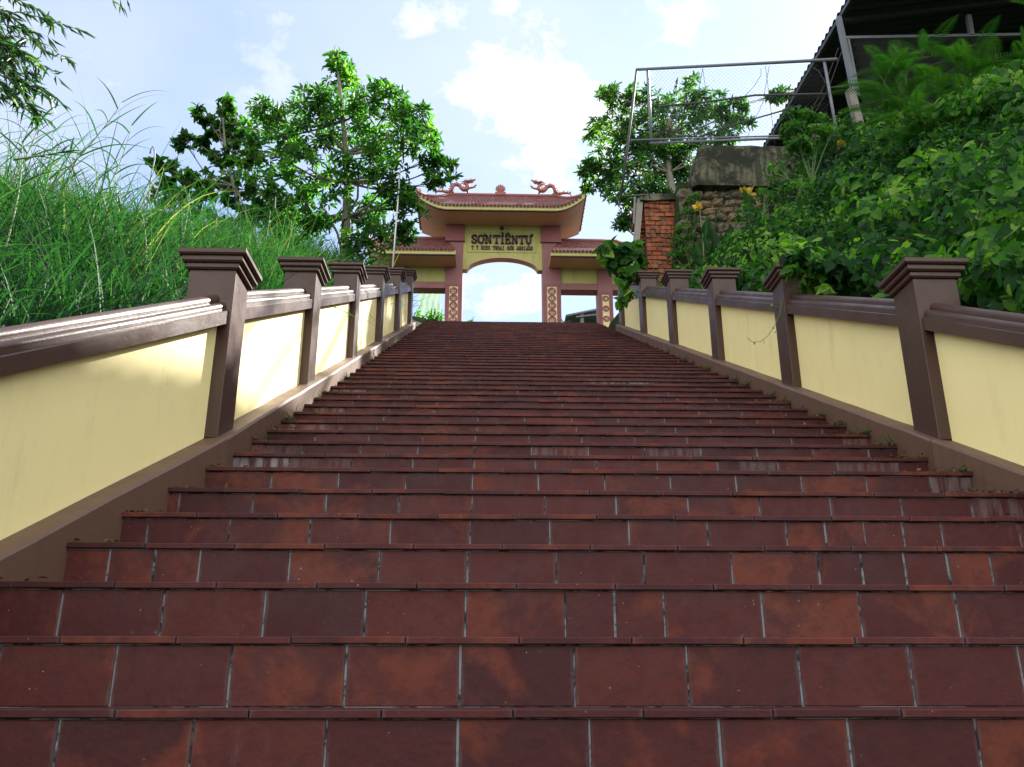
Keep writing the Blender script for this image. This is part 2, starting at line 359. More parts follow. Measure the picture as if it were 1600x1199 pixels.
# ------------------------------------------------------------------ ground
def sstep(x, a, b): t = min(1, max(0, (x - a) / (b - a))); return t * t * (3 - 2 * t)
def ground(X, Y):
    if Y < 16.2: base = line(max(Y, -3.2))
    elif Y < Y2: base = Z2
    else: base = min(ZG, Z2 + .488 * (Y - Y2))
    b0 = base - .45
    if X < -1.45:
        d = -1.45 - X + flare(Y) * -1; d = max(0, d)
        z = base + .45 * sstep(d, 0, .4) + .36 * min(d, 2.2) + .10 * max(0, min(d - 2.2, 14))
    elif X > 2.42:
        d = max(0, X - 2.42 - flare(Y))
        w_ = sstep(Y, 9.2, 11.6)
        za = .50 * sstep(d, 0, .25) + .74 * min(d, 3.2) + .25 * mnoise.noise(Vector((X * .9, Y * .7, 3))) * min(1, d)
        zb_ = .35 * sstep(d, 0, .25) + .25 * min(d, 1.9) + 2.6 * sstep(d, 1.7, 3.0)
        z = base + za * (1 - w_) + zb_ * w_ + .1 * max(0, min(d - 3.4, 20))
        if Y > 13.55 and X > 2.95: z = max(z, 8.15)
        if Y > 13.0 and X > 3.2: z = max(z, 8.3)
        z = min(z, max(8.35, base))
        if Y > 15: z = min(z, 8.35 if Y < 20 else 9.7)
    else: z = b0 - .1
    if Y > 27: z = z - (Y - 27) * .25
    z += .10 * mnoise.noise(Vector((X * .8, Y * .8, 0))) * (1 if abs(X - .5) > 2.2 else 0)
    if Y < -3.2: z = z * max(0, 1 + (Y + 3.2) / 6) + line(-3.2) * min(1, -(Y + 3.2) / 6)
    return max(z, -6.)
xs = sorted(set([-400, -150, -60, -30, -20, -14] + list(np.arange(-10, 10.01, .25)) + [-1.46, -1.44, 2.41, 2.43] + [12, 16, 22, 35, 60, 150, 400]))
ys = sorted(set([-400, -150, -60, -30, -16, -10, -6] + list(np.arange(-4, 28.01, .3)) + [32, 38, 46, 60, 100, 200, 400]))
G = MB(); nx = len(xs)
gv = [(x, y, ground(x, y)) for y in ys for x in xs]
gf = [(j * nx + i, j * nx + i + 1, (j + 1) * nx + i + 1, (j + 1) * nx + i) for j in range(len(ys) - 1) for i in range(nx - 1)]
G.add(gv, gf, .5); tag(G.build('ground', M_soil, None, True), kind='structure')

# ------------------------------------------------------------------ stairs (tiles as real pieces with open joints over cement)
def build_stairs():
    V = []; Fc = []; RN = []; UV = []; ST = []; core = MB()
    def tbox(x0, x1, y0, y1, z0, z1, st=0., axis='z'):
        b = len(V); bev = .0022
        # front-facing slab with small chamfer
        ins = bev
        vs = [(x0, y0 + ins, z0), (x1, y0 + ins, z0), (x1, y1, z0), (x0, y1, z0), (x0, y0 + ins, z1), (x1, y0 + ins, z1), (x1, y1, z1), (x0, y1, z1),
              (x0 + ins, y0, z0 + ins), (x1 - ins, y0, z0 + ins), (x1 - ins, y0, z1 - ins), (x0 + ins, y0, z1 - ins)]
        fs = [(0, 3, 2, 1), (4, 5, 6, 7), (1, 2, 6, 5), (2, 3, 7, 6), (3, 0, 4, 7), (8, 9, 10, 11), (0, 1, 9, 8), (1, 5, 10, 9), (5, 4, 11, 10), (4, 0, 8, 11)]
        V.extend(vs); r = random.random()
        for f in fs:
            Fc.append(tuple(b + i for i in f)); RN.append(r); ST.append(st)
            for i in f:
                x, y, z = vs[i]
                UV.append(((x - x0) / (x1 - x0), ((z - z0) / (z1 - z0)) if axis == 'z' else .5, 0))
    ks = range(-9, KTOP + 1)
    for k in ks:
        y, z = nose(k); ym, zm = nose(k - 1); yn, zn = nose(k + 1)
        if k == KTOP: yn = Y2 + .02
        xl = XL - flare(y) - .03; xr = XR + flare(y) + .03
        tilt = 0
        # riser tiles
        x = -.0615 - .3 * 6; 
        jit = random.uniform(-.003, .003)
        while x < xr:
            x0 = max(x + .0026 + jit, xl); x1 = min(x + .3 - .0026 + jit + random.uniform(-.0015, .0015), xr)
            if x1 - x0 > .02:
                st = 0.
                if k == 7 and (x0 < -1.1): st = .9
                elif k in (7, 8) and random.random() < .22: st = .18
                elif k == 17 and .82 < x0 < 1.3: st = .55
                elif k > 8 and random.random() < .05: st = .15
                if (x0 < XL - flare(y) + .12 or x1 > XR + flare(y) - .12) and k > 3 and random.random() < .35: st = max(st, random.uniform(.1, .4))
                cuts = [(x0, x1)]
                if k in (3, 4) and 1.1 < x0 < 1.45 or random.random() < .02:
                    c = (x0 + x1) / 2; cuts = [(x0, c - .004), (c + .004, x1)]
                for c0, c1 in cuts:
                    tbox(c0, c1, y + .013 + random.uniform(-.0012, .0012), y + .03, zm + .0015, z - .0212 - random.uniform(0, .001), st)
            x += .3
        # tread tiles, half a tile out of step, thin edge showing
        x = -.0615 - .3 * 6 + .15 + random.uniform(-.04, .04); zb = random.uniform(-.0006, .0006)
        dep = yn - y + .012
        while x < xr:
            x0 = max(x + .0015, xl); x1 = min(x + .2985, xr)
            if x1 - x0 > .02:
                dz = random.uniform(-.0012, .0012)
                tbox(x0, x1, y + random.uniform(-.0018, .0018), y + min(dep, .31) if k < KTOP else yn, z - .0185 + dz, z + dz, 0., 'y')
            x += .3
        core.box(xl, xr, y + .016, yn + .025, zm - .25, z - .012)
    # hidden upper flight
    n2 = int(round((ZG - Z2) / .146))
    for i in range(n2):
        yy = Y2 + i * .2992; zz = Z2 + (i + 1) * .146
        tbox(XL - .03, XR + .03, yy, yy + .34 if i < n2 - 1 else 26.5, zz - .146, zz)
    me = bpy.data.meshes.new('stairs'); me.from_pydata(V, [], Fc)
    me.attributes.new('rnd', 'FLOAT', 'FACE').data.foreach_set('value', np.array(RN, dtype=np.float32))
    me.attributes.new('stain', 'FLOAT', 'FACE').data.foreach_set('value', np.array(ST, dtype=np.float32))
    me.attributes.new('tuv', 'FLOAT_VECTOR', 'CORNER').data.foreach_set('vector', np.array(UV, dtype=np.float32).ravel())
    fix = link('stairs', me, M_tile); tag(fix, kind='structure')
    tag(core.build('stair_bed', M_grout), kind='structure')
build_stairs()
D = []  # dry litter in the corner of the steps
n = 1300; pos = []; 
for i in range(n):
    k = random.choice([1, 2, 3, 4, 4, 5, 5, 6, 6, 7, 7, 8, 8, 9, 9, 10, 10, 11, 12, 13, 14, 15, 16, 18, 20, 22, 24, 27, 30, 33]); y, z = nose(k)
    side = random.random() < .78
    x = (XR + flare(y) - abs(random.gauss(0, .13))) if side else (XL - flare(y) + abs(random.gauss(0, .1)))
    pos.append((x, y + random.uniform(.0, .1), z + random.uniform(.003, .018)))
pos = np.array(pos); d_ = rng.normal(size=(n, 3)); d_[:, 2] *= .3
tag(np_mesh('dry_leaf_litter', *leaves(pos, d_, rng.normal(size=(n, 3)) * .5 + np.array([0, 0, 1]), rng.uniform(.008, .032, n), rng.uniform(.006, .018, n)), M_dry),
    'scattered dry leaf litter gathered along the edges of the tiled steps', 'leaf litter', kind='stuff')

# ------------------------------------------------------------------ balustrade walls
def extr(mb, prof, A, B, sgn, bot=None):
    """prof: list (s,h); A,B: (X,Y,Zbase) inner-face points; s grows outward (sgn)"""
    n = len(prof)
    dx = B[0] - A[0]; dy = B[1] - A[1]; l = math.hypot(dx, dy); ox, oy = sgn * dy / l, -sgn * dx / l
    vs = [(P_[0] + ox * s, P_[1] + oy * s, P_[2] + h) for P_ in (A, B) for s, h in prof]
    fs = [tuple(range(n)), tuple(range(2 * n - 1, n - 1, -1))] + [(i, (i + 1) % n, (i + 1) % n + n, i + n) for i in range(n)]
    mb.add(vs, fs)
def arc(cx, cy, r, a0, a1, n=7): return [(cx + r * math.cos(R(a0 + (a1 - a0) * i / n)), cy + r * math.sin(R(a0 + (a1 - a0) * i / n))) for i in range(n + 1)]
def balustrade(sgn, label):
    t = thing('balustrade_wall', label, 'wall', ((2.3 if sgn > 0 else -1.35), 4.2, line(4.2)), None)
    X0 = 2.24 if sgn > 0 else -1.28; yk = 4.15 if sgn > 0 else 4.08
    PW = .235; step = 1.888
    def pt(Y): return (X0 + sgn * .163 * max(0, yk - Y), Y, line(Y) + .11)
    ysn = [yk + step * i for i in range(-2, 6)]
    # kerb / skirting under everything
    for a, b in [(pt(-1.6), pt(yk)), (pt(yk), pt(ysn[-1] + PW + .07))]:
        m = MB(); prof = [(-.05, -.75), (-.05, -.012), (-.04, 0), (.21, 0), (.21, -.75)]
        # subdivide so the hand-finished edge wavers a little
        nn = 14 if b[1] - a[1] < 6 else 40
        for i in range(nn):
            q0 = [a[j] + (b[j] - a[j]) * i / nn for j in range(3)]; q1 = [a[j] + (b[j] - a[j]) * (i + 1) / nn for j in range(3)]
            pass
        dx = b[0] - a[0]; dy = b[1] - a[1]; l = math.hypot(dx, dy); ox, oy = sgn * dy / l, -sgn * dx / l; vs = []; n_ = len(prof)
        for i in range(nn + 1):
            q = [a[j] + (b[j] - a[j]) * i / nn for j in range(3)]
            wob = .008 * mnoise.noise(Vector((i * .9, sgn * 7, 3))); wz = .006 * mnoise.noise(Vector((i * .7, sgn * 3, 9)))
            for j, (s_, h_) in enumerate(prof):
                s2 = s_ + (wob if j < 3 else 0); vs.append((q[0] + ox * s2, q[1] + oy * s2, q[2] + h_ + (wz if 0 < j < 3 else 0)))
        fs = [tuple(range(n_)), tuple(range(nn * n_ + n_ - 1, nn * n_ - 1, -1))]
        for i in range(nn):
            for j in range(n_): fs.append((i * n_ + j, i * n_ + (j + 1) % n_, (i + 1) * n_ + (j + 1) % n_, (i + 1) * n_ + j))
        m.add(vs, fs); m.build('skirting', M_brown2, t)
    for i, Y in enumerate(ysn):
        x, y, z = pt(Y)
        ang = -sgn * math.atan(.163) * (1 if i < 2 else 0)
        m = MB(); s0, s1 = (0, PW) if sgn > 0 else (-PW, 0)
        def rot(mb):
            c, s = math.cos(-ang), math.sin(-ang)
            mb.v = [(x + (a - x) * c - (b - y) * s, y + (a - x) * s + (b - y) * c, zz) for a, b, zz in mb.v]
        m.box(x + s0, x + s1, y, y + PW, z - .1, z + .895); rot(m)
        po = m.build('post', M_brown, t, bevel=.004)
        c = MB()
        for (ov, za, zb) in ((.018, .88, .912), (.036, .912, .946), (.054, .946, .978)):
            # each tier flares with a small fillet
            o2 = ov - .008
            vs = []
            for oo, h in ((o2, za), (ov, za + .010), (ov, zb)):
                vs += [(x + s0 - oo, y - oo, z + h), (x + s1 + oo, y - oo, z + h), (x + s1 + oo, y + PW + oo, z + h), (x + s0 - oo, y + PW + oo, z + h)]
            fs = [(3, 2, 1, 0), (8, 9, 10, 11)] + [(r * 4 + j, r * 4 + (j + 1) % 4, r * 4 + 4 + (j + 1) % 4, r * 4 + 4 + j) for r in (0, 1) for j in range(4)]
            c.add(vs, fs)
        ov = .054; c.add([(x + s0 - ov, y - ov, z + .978), (x + s1 + ov, y - ov, z + .978), (x + s1 + ov, y + PW + ov, z + .978), (x + s0 - ov, y + PW + ov, z + .978), ((x * 2 + s0 + s1) / 2, y + PW / 2, z + 1.0)],
                         [(0, 1, 4), (1, 2, 4), (2, 3, 4), (3, 0, 4)])
        rot(c); c.build('cap', M_brown, po, bevel=.002)
        if i < len(ysn) - 1:
            a = pt(Y + PW - .01); b = pt(ysn[i + 1] + .01)
            m = MB(); extr(m, [(.062, -.012), (.062, .592), (.175, .592), (.175, -.012)], a, b, sgn); m.build('panel', M_wall, t)
            m = MB(); extr(m, [(.012, .588), (.012, .656), (.016, .660), (.22, .660), (.22, .588)], a, b, sgn); m.build('beam', M_brown, t)
            m = MB(); pr = [(.028, .6605), (.028, .668)] + arc(.052, .683, .024, 200, 60) + arc(.094, .722, .030, 200, -20, 12) + arc(.142, .683, .024, 120, -20) + [(.168, .668), (.168, .6605)]
            extr(m, pr, a, b, sgn); o = m.build('coping_roll', M_brown, t); auto_smooth(o)
    return t
def auto_smooth(o, ang=35):
    bm = bmesh.new(); bm.from_mesh(o.data)
    for f in bm.faces: f.smooth = True
    for e in bm.edges:
        e.smooth = not (len(e.link_faces) == 2 and e.calc_face_angle(0) > R(ang))
    bm.to_mesh(o.data); bm.free()
balustrade(-1, 'brown and pale yellow balustrade wall on the left of the steps, strongly sunlit')
balustrade(1, 'brown and pale yellow balustrade wall on the right of the steps under the vines')

# ------------------------------------------------------------------ gate
def gate():
    CX = .545
    t = thing('temple_gate', 'red tiled triple gate with curved eaves and dragons at the top of the steps', 'gate', (CX, YG, ZG))
    def px2x(px, Y, Z): # pixel column to X at depth
        d = CM @ Vector(((px - 800) / F, 0, -1.0)); return P(px, 350, Y).x
    ZS = P(786, 328.9, 23.2).z       # soffit level
    YF, YB = 23.2, 25.05
    cyf, cyb = YG, YG + .5
    # ---- columns
    def column(px0, px1, ztop, name='column', n_disc=5, dz0=None, insx=None, sp=.235):
        x0, x1 = P(px0, 470, cyf).x, P(px1, 470, cyf).x
        m = MB(); m.box(x0, x1, cyf, cyb, ZG - .3, ztop); c = m.build(name, M_rose, t, bevel=.01)
        xm = (x0 + x1) / 2; hw = (x1 - x0) / 2
        zt = dz0
        fr = MB(); fw = hw * .80
        for a in ((xm - fw, xm - fw + .075, ZG + .25, zt), (xm + fw - .075, xm + fw, ZG + .25, zt)): fr.box(a[0], a[1], cyf - .03, cyf + .01, a[2], a[3])
        fr.box(xm - fw + .075, xm + fw - .075, cyf - .03, cyf + .01, zt - .075, zt); fr.box(xm - fw + .075, xm + fw - .075, cyf - .03, cyf + .01, ZG + .25, ZG + .325)
        fr.build('inset_frame', M_maroon, c)
        ins = MB(); ins.box(xm - fw + .075, xm + fw - .075, cyf - .008, cyf + .005, ZG + .325, zt - .075); ip = ins.build('inset_panel', M_cream, c)
        gl = MB(); rad = min(fw - .085, .12); z = zt - .075 - rad - .04
        while z > ZG + .45:
            dm = MB(); n_ = 22; vs = []
            for rr_, yy_ in ((rad, -.008), (rad, -.022), (rad * .86, -.022), (rad * .84, -.015)): vs += [(xm + rr_ * math.cos(2 * math.pi * i / n_), cyf + yy_, z + rr_ * math.sin(2 * math.pi * i / n_)) for i in range(n_)]
            fs = [(k * n_ + i, k * n_ + (i + 1) % n_, (k + 1) * n_ + (i + 1) % n_, (k + 1) * n_ + i) for k in range(3) for i in range(n_)] + [tuple(3 * n_ + i for i in range(n_))]
            dm.add(vs, fs)
            rs = random.Random(int(z * 100) + int(px0))
            hw_ = rad * .05
            for q in range(2):
                hz = z + rad * (-.45 + .42 * q + rs.uniform(-.07, .07)); hl = rad * rs.uniform(.3, .6); gx_ = rad * rs.uniform(-.15, .15)
                gl.box(xm + gx_ - hl, xm + gx_ + hl, cyf - .021, cyf - .014, hz - hw_, hz + hw_)
            for q in range(3):
                hx = xm + rad * (-.42 + .42 * q + rs.uniform(-.08, .08)); a = rs.uniform(-.7, 0); b = rs.uniform(.1, .7)
                gl.box(hx - hw_, hx + hw_, cyf - .0225, cyf - .014, z + rad * a, z + rad * b)
            dm.build('medallion', M_maroon, c)
            z -= sp
        gl.build('seal_characters', M_cream, c)
        return x0, x1
    dz = P(711, 444, cyf).z
    xa0, xa1 = column(695, 722, ZS, dz0=dz)
    xb0, xb1 = column(848, 877, ZS, dz0=P(861, 444.5, cyf).z)
    xo0, xo1 = column(934.5, 958, P(946, 410, cyf).z, dz0=P(946, 457, cyf).z, sp=.33)
    xl1 = 2 * CX - xo0; xl0 = 2 * CX - xo1
    column(612.5, 636, P(946, 410, cyf).z, dz0=P(946, 457, cyf).z, sp=.33)
    # capitals
    for x0, x1 in ((xa0, xa1), (xb0, xb1)):
        m = MB(); zc = P(711, 375.5, cyf).z; m.box(x0 - .03, x1 + .03, cyf - .05, cyb + .05, zc, ZS - .003); m.box(x0 - .045, x1 + .045, cyf - .065, cyb + .065, zc - .05, zc - .003)
        m.build('capital', M_maroon, t, bevel=.006)
    # ---- arch board
    zb = P(786, 421, cyf).z; zk = P(786, 402.5, cyf).z; bx0, bx1 = xa1 - .01, xb0 + .01
    ax0, ax1 = bx0 + .14, bx1 - .14; n = 28
    arcp = [(ax0 + (ax1 - ax0) * i / n, zb + (zk - zb) * math.sqrt(max(0, 1 - (2 * i / n - 1) ** 2)) ** 1.15) for i in range(n + 1)]
    m = MB(); yb0, yb1 = cyf + .03, cyf + .3
    vs = []; top = ZS - .002
    xsb = [bx0] + [a for a, _ in arcp] + [bx1]; zsb = [zb] + [b for _, b in arcp] + [zb]
    for x, z in zip(xsb, zsb): vs += [(x, yb0, z), (x, yb0, top), (x, yb1, z), (x, yb1, top)]
    fs = []
    for i in range(len(xsb) - 1):
        a, b = i * 4, i * 4 + 4; fs += [(a, b, b + 1, a + 1), (a + 2, a + 3, b + 3, b + 2), (a, a + 2, b + 2, b)]
    m.add(vs, fs); board = m.build('arch_board', M_lime, t)
    m = MB()
    for i in range(n):   # salmon lip under the arch
        (x0, z0), (x1, z1) = arcp[i], arcp[i + 1]
        m.add([(x0, yb0 - .012, z0 - .004), (x1, yb0 - .012, z1 - .004), (x1, yb0 - .012, z1 + .028), (x0, yb0 - .012, z0 + .028), (x0, yb1 + .01, z0 - .004), (x1, yb1 + .01, z1 - .004)], [(0, 1, 2, 3), (0, 4, 5, 1)])
    m.build('arch_lip', M_salmon, board)
    fx0, fx1 = P(729.6, 380, yb0).x, P(838.5, 380, yb0).x; fz1, fz0 = P(786, 364, yb0).z, P(786, 395, yb0).z
    m = MB(); e = .022
    for a in ((fx0, fx1, fz1 - e, fz1), (fx0, fx1, fz0, fz0 + e), (fx0, fx0 + e, fz0 + e, fz1 - e), (fx1 - e, fx1, fz0 + e, fz1 - e)): m.box(a[0], a[1], yb0 - .018, yb0 + .005, a[2], a[3])
    m.build('board_moulding', M_lime, board)
    # ---- lettering
    def stroke(mb, pts, th, ox, oz, sx, sz):
        for (a, b) in zip(pts[:-1], pts[1:]):
            A = Vector((ox + a[0] * sx, 0, oz + a[1] * sz)); B = Vector((ox + b[0] * sx, 0, oz + b[1] * sz)); dd = (B - A).normalized(); nn = Vector((-dd.z, 0, dd.x)) * th / 2
            A2 = A - dd * th * .22; B2 = B + dd * th * .22
            poly = [(p.x, p.z) for p in (A2 - nn, B2 - nn, B2 + nn, A2 + nn)]
            mb.prism(poly, yb0 - .03, yb0 - .001)
    GL = {'T': [[(.5, 0), (.5, 1)], [(.02, 1), (.98, 1)], [(.02, 1), (.02, .78)], [(.98, 1), (.98, .78)], [(.28, 0), (.72, 0)]],
          'I': [[(.5, 0), (.5, 1)], [(.2, 0), (.8, 0)], [(.2, 1), (.8, 1)]],
          'N': [[(.15, 0), (.15, 1)], [(.15, 1), (.85, 0)], [(.85, 0), (.85, 1)], [(0, 0), (.32, 0)], [(0, 1), (.25, 1)], [(.7, 1), (1, 1)]],
          'E': [[(.18, 0), (.18, 1)], [(0, 1), (.9, 1)], [(.9, 1), (.9, .8)], [(0, 0), (.92, 0)], [(.92, 0), (.92, .22)], [(.18, .5), (.65, .5)], [(.65, .62), (.65, .38)]],
          'S': [[(.9, .75), (.86, .95), (.5, 1.02), (.12, .92), (.08, .72), (.3, .56), (.7, .44), (.92, .28), (.86, .08), (.5, -.02), (.14, .06), (.08, .27)]],
          'O': [[(.5, 1.02), (.18, .9), (.04, .5), (.18, .1), (.5, -.02), (.82, .1), (.96, .5), (.82, .9), (.5, 1.02)]],
          'U': [[(.16, 1), (.16, .3), (.3, .04), (.5, -.02), (.7, .04), (.84, .3), (.84, 1)], [(0, 1), (.32, 1)], [(.7, 1), (1, 1)]],
          'C': [[(.92, .72), (.8, .93), (.5, 1.02), (.16, .88), (.04, .5), (.16, .12), (.5, -.02), (.8, .07), (.94, .26)]],
          'H': [[(.15, 0), (.15, 1)], [(.85, 0), (.85, 1)], [(.15, .5), (.85, .5)], [(0, 0), (.3, 0)], [(.7, 0), (1, 0)], [(0, 1), (.3, 1)], [(.7, 1), (1, 1)]],
          'A': [[(.08, 0), (.5, 1)], [(.5, 1), (.92, 0)], [(.25, .33), (.75, .33)], [(-.04, 0), (.22, 0)], [(.78, 0), (1.04, 0)]],
          'G': [[(.92, .74), (.8, .93), (.5, 1.02), (.16, .88), (.04, .5), (.16, .12), (.5, -.02), (.86, .1), (.86, .45)], [(.6, .45), (1, .45)]]}
    ACC = {'horn': [[(.86, .9), (1.08, 1.02), (1.06, 1.2)]], 'circ': [[(.25, 1.2), (.5, 1.36), (.75, 1.2)]], 'hook': [[(.4, 1.36), (.55, 1.38), (.55, 1.26), (.48, 1.2)]],
           'acute': [[(.42, 1.18), (.66, 1.38)]], 'dot': [[(.45, -.24), (.55, -.24)]], 'hornU': [[(.95, 1), (1.15, 1.06), (1.12, 1.26)]]}
    def word(items, pxs, base_py, top_py, th):
        z0 = P(786, base_py, yb0).z; z1 = P(786, top_py, yb0).z; mb = MB()
        for (g, accs), (pa, pb) in zip(items, pxs):
            x0, x1 = P(pa, 380, yb0).x, P(pb, 380, yb0).x
            for s_ in GL[g]: stroke(mb, s_, th if len(s_) > 1 else th, x0, z0, x1 - x0, z1 - z0)
            for a in accs:
                for s_ in ACC[a]: stroke(mb, s_, th * .85, x0, z0, x1 - x0, z1 - z0)
        return mb
    K = 560; q = 3.556; cx = lambda a: K + a / q
    w1 = [('S', []), ('O', ['horn']), ('N', []), ('T', []), ('I', ['hook']), ('E', ['circ']), ('N', []), ('T', []), ('U', ['hornU', 'dot'])]
    p1 = [(630, 658), (664, 698), (706, 738), (752, 784), (789, 811), (817, 845), (853, 884), (893, 923), (929, 962)]
    m = word(w1, [(cx(a), cx(b)) for a, b in p1], 260 + 430 / q, 260 + 388 / q, .060); m.build('lettering', M_letter, board)
    w2 = 'T T OCEO THOAI SON ANGIANG'; acc2 = {4: ['acute'], 11: ['dot'], 13: ['acute'] if 0 else [], 16: ['horn']}
    xs2 = {}; x = 628; adv = (970 - 628) / len(w2); items = []; pp = []
    for i, ch in enumerate(w2):
        if ch != ' ': items.append((ch, acc2.get(i, []))); pp.append((cx(x + 1.5), cx(x + adv - 2.2)))
        x += adv
    m = word(items, pp, 260 + 465 / q, 260 + 446 / q, .018); m.build('lettering', M_letter, board)
    # lamp over the board
    m = MB(); lz = P(784, 361, yb0).z; lx = P(784, 361, yb0).x
    m.tube([(lx, yb0, lz + .12), (lx, yb0 - .12, lz + .12), (lx, yb0 - .2, lz + .04)], .012, 6)
    m.tube([(lx, yb0 - .18, lz + .07), (lx, yb0 - .22, lz + .01), (lx, yb0 - .27, lz - .06)], [.02, .05, .075], 10)
    m.build('lamp', M_black, board)

    # ---- roofs
    def roof(name, xl, xr, fl, fr, zs, rise_l, rise_r, yf, yb, zr, rl, rr, yr, fascia=.14, end_l=True, end_r=True, drip=.075):
        """curved-eave roof; fl/fr flat part limits; rl/rr ridge ends; zr ridge height"""
        n = 40; xs_ = [xl + (xr - xl) * i / n for i in range(n + 1)]
        def up(x):
            if x < fl and rise_l: q_ = (fl - x) / (fl - xl); return rise_l * q_ ** 1.9
            if x > fr and rise_r: q_ = (x - fr) / (xr - fr); return rise_r * q_ ** 1.9
            return 0.
        # soffit slab + fascia
        m = MB(); vs = []
        for x in xs_:
            u = up(x)
            vs += [(x, yf, zs + u), (x, yf, zs + u + fascia), (x, yb, zs + u * .55), (x, yb, zs + u * .55 + fascia)]
        fs = []
        for i in range(n):
            a = i * 4; b = a + 4; fs.append((a, a + 2, b + 2, b))
        fs2 = []
        for i in range(n):
            a = i * 4; b = a + 4; fs2 += [(a, b, b + 1, a + 1), (a + 2, a + 3, b + 3, b + 2), (a + 1, b + 1, b + 3, a + 3)]
        e = n * 4; fs2 += [(0, 1, 3, 2), (e, e + 2, e + 3, e + 1)]
        rf = MB(); rf.add(vs, fs); rp = rf.build(name, M_salmon, t, smooth=True)
        fm = MB(); fm.add([(x_, (y_ - .004 if i % 4 in (0, 1) else y_ + .004), z_) for i, (x_, y_, z_) in enumerate(vs)], fs2); fm.build('fascia', M_lime, rp)
        # dark drip line under the fascia
        dl = MB()
        for i in range(n):
            x0, x1 = xs_[i], xs_[i + 1]; u0, u1 = up(x0), up(x1)
            dl.add([(x0, yf - .02, zs + u0 - .022), (x1, yf - .02, zs + u1 - .022), (x1, yf - .02, zs + u1 + .006), (x0, yf - .02, zs + u0 + .006), (x0, yf + .05, zs + u0 - .022), (x1, yf + .05, zs + u1 - .022)], [(0, 1, 2, 3), (0, 4, 5, 1)])
        dl.build('drip_edge', M_letter, rp)
        # tile courses, front and back and hips
        tm = MB(); C = 9; tw = .115
        def surf(u_, v_):  # u_ along x 0..1 at this row, v_ 0 eave .. 1 ridge ; front
            xe = xl + (xr - xl) * u_; xr_ = rl + (rr - rl) * u_
            x = xe + (xr_ - xe) * v_
            ue = up(xe) * (1 - v_) ** 1.6
            y = yf + (yr - yf) * v_
            z = zs + fascia + ue + (zr - zs - fascia) * (v_ ** 1.12)
            return x, y, z
        for side in (0, 1):
            for r_ in range(C):
                v0, v1 = r_ / C, min(1, (r_ + 1.25) / C)
                nt_ = int((xr - xl) / tw); ofs = .5 * (r_ % 2)
                for i in range(nt_):
                    u0 = (i + ofs) / nt_; u1 = min(1, (i + 1 + ofs) / nt_)
                    if u0 >= 1: continue
                    um = (u0 + u1) / 2
                    pts = [surf(u0, v1), surf(u1, v1), surf(u1, v0 + .35 / C), surf(u1 * .75 + u0 * .25, v0 + .05 / C), surf(um, v0), surf(u0 * .75 + u1 * .25, v0 + .05 / C), surf(u0, v0 + .35 / C)]
                    lift = .024
                    q_ = []
                    for j, (a, b, c) in enumerate(pts):
                        if side: b = yb - (b - yf) * (yb - yr) / (yr - yf)
                        q_.append((a, b, c + (lift if j >= 2 else .004)))
                    low = [(a, b, c - .02) for a, b, c in q_[2:]]
                    tm.add(q_ + low, [tuple(range(7))] + [(2 + j, 7 + j, 8 + j, 3 + j) for j in range(4)])
        # side hips
        for (xe, xrg, on) in ((xl, rl, end_l), (xr, rr, end_r)):
            if not on: continue
            ue = up(xe)
            nrow = 10
            for i in range(nrow):
                y0 = yf + (yb - yf) * i / nrow; y1 = yf + (yb - yf) * (i + 1) / nrow
                for r_ in range(6):
                    v0, v1 = r_ / 6, (r_ + 1.1) / 6; v1 = min(v1, 1)
                    def hp(yy, v_):
                        ucur = ue * (1 - .45 * (yy - yf) / (yb - yf)) * (1 - v_) ** 1.6
                        return (xe + (xrg - xe) * v_, yy + (yr - yy) * v_, zs + fascia + ucur + (zr - zs - fascia) * v_ ** 1.12 + (.02 if v_ == v0 else 0))
                    tm.add([hp(y0, v0), hp(y1, v0), hp(y1, v1), hp(y0, v1)], [(0, 1, 2, 3)])
            # round drip tiles along the end edge
        tmo = tm.build('tile_courses', M_roof, rp)
        for (xe, on, sg) in ((xl, end_l, -1), (xr, end_r, 1)):
            if not on: continue
            dm = MB(); ue = up(xe); nn = 9
            for i in range(nn):
                f_ = (i + .5) / nn; yy = yf + (yb - yf) * f_; zz = zs + fascia * .7 + ue * (1 - .45 * f_)
                dm.tube([(xe - sg * .10, yy, zz + .06), (xe + sg * .07, yy, zz + .0)], drip, 10)
            dm.build('end_tiles', M_roof, rp)
        dm = MB(); x = xl + .06
        while x < xr - .03:
            z_ = zs + up(x) + fascia
            dm.tube([(x, yf + .08, z_ + .045), (x, yf - .045, z_ + .0)], .045, 8); x += .112
        dm.build('eave_end_tiles', M_roof, rp)
        # ridge and hip rolls
        rm = MB(); rm.tube([(rl, yr, zr + .02), (rr, yr, zr + .02)], .06, 8)
        for (xe, xrg, on) in ((xl, rl, end_l), (xr, rr, end_r)):
            if not on: continue
            for yy in (yf, yb):
                pts = []
                for i in range(11):
                    v_ = i / 10; ucur = up(xe) * (1 if yy == yf else .55) * (1 - v_) ** 1.6
                    pts.append((xe + (xrg - xe) * v_, yy + (yr - yy) * v_, zs + fascia + ucur + (zr - zs - fascia) * v_ ** 1.12 + .04))
                pts = [(pts[0][0] + (pts[0][0] - pts[1][0]) * .5, pts[0][1], pts[0][2] + .09)] + pts
                rm.tube(pts, [.03] + [.05] * 11, 8)
        rm.build('ridge', M_dragon, rp, smooth=True)
        return rp, up
    zr = P(786, 306.4, 24.4).z
    xl, xr = P(652.8, 320, YF).x, P(914, 320, YF).x
    fl, fr = P(700, 328, YF).x, P(867, 328, YF).x
    main, up = roof('main_roof', xl, xr, fl, fr, ZS, P(786, 311, YF).z - ZS, P(786, 308, YF).z - ZS, YF, YB, zr, P(703, 306, 24.4).x, P(870, 306, 24.4).x, 24.4)
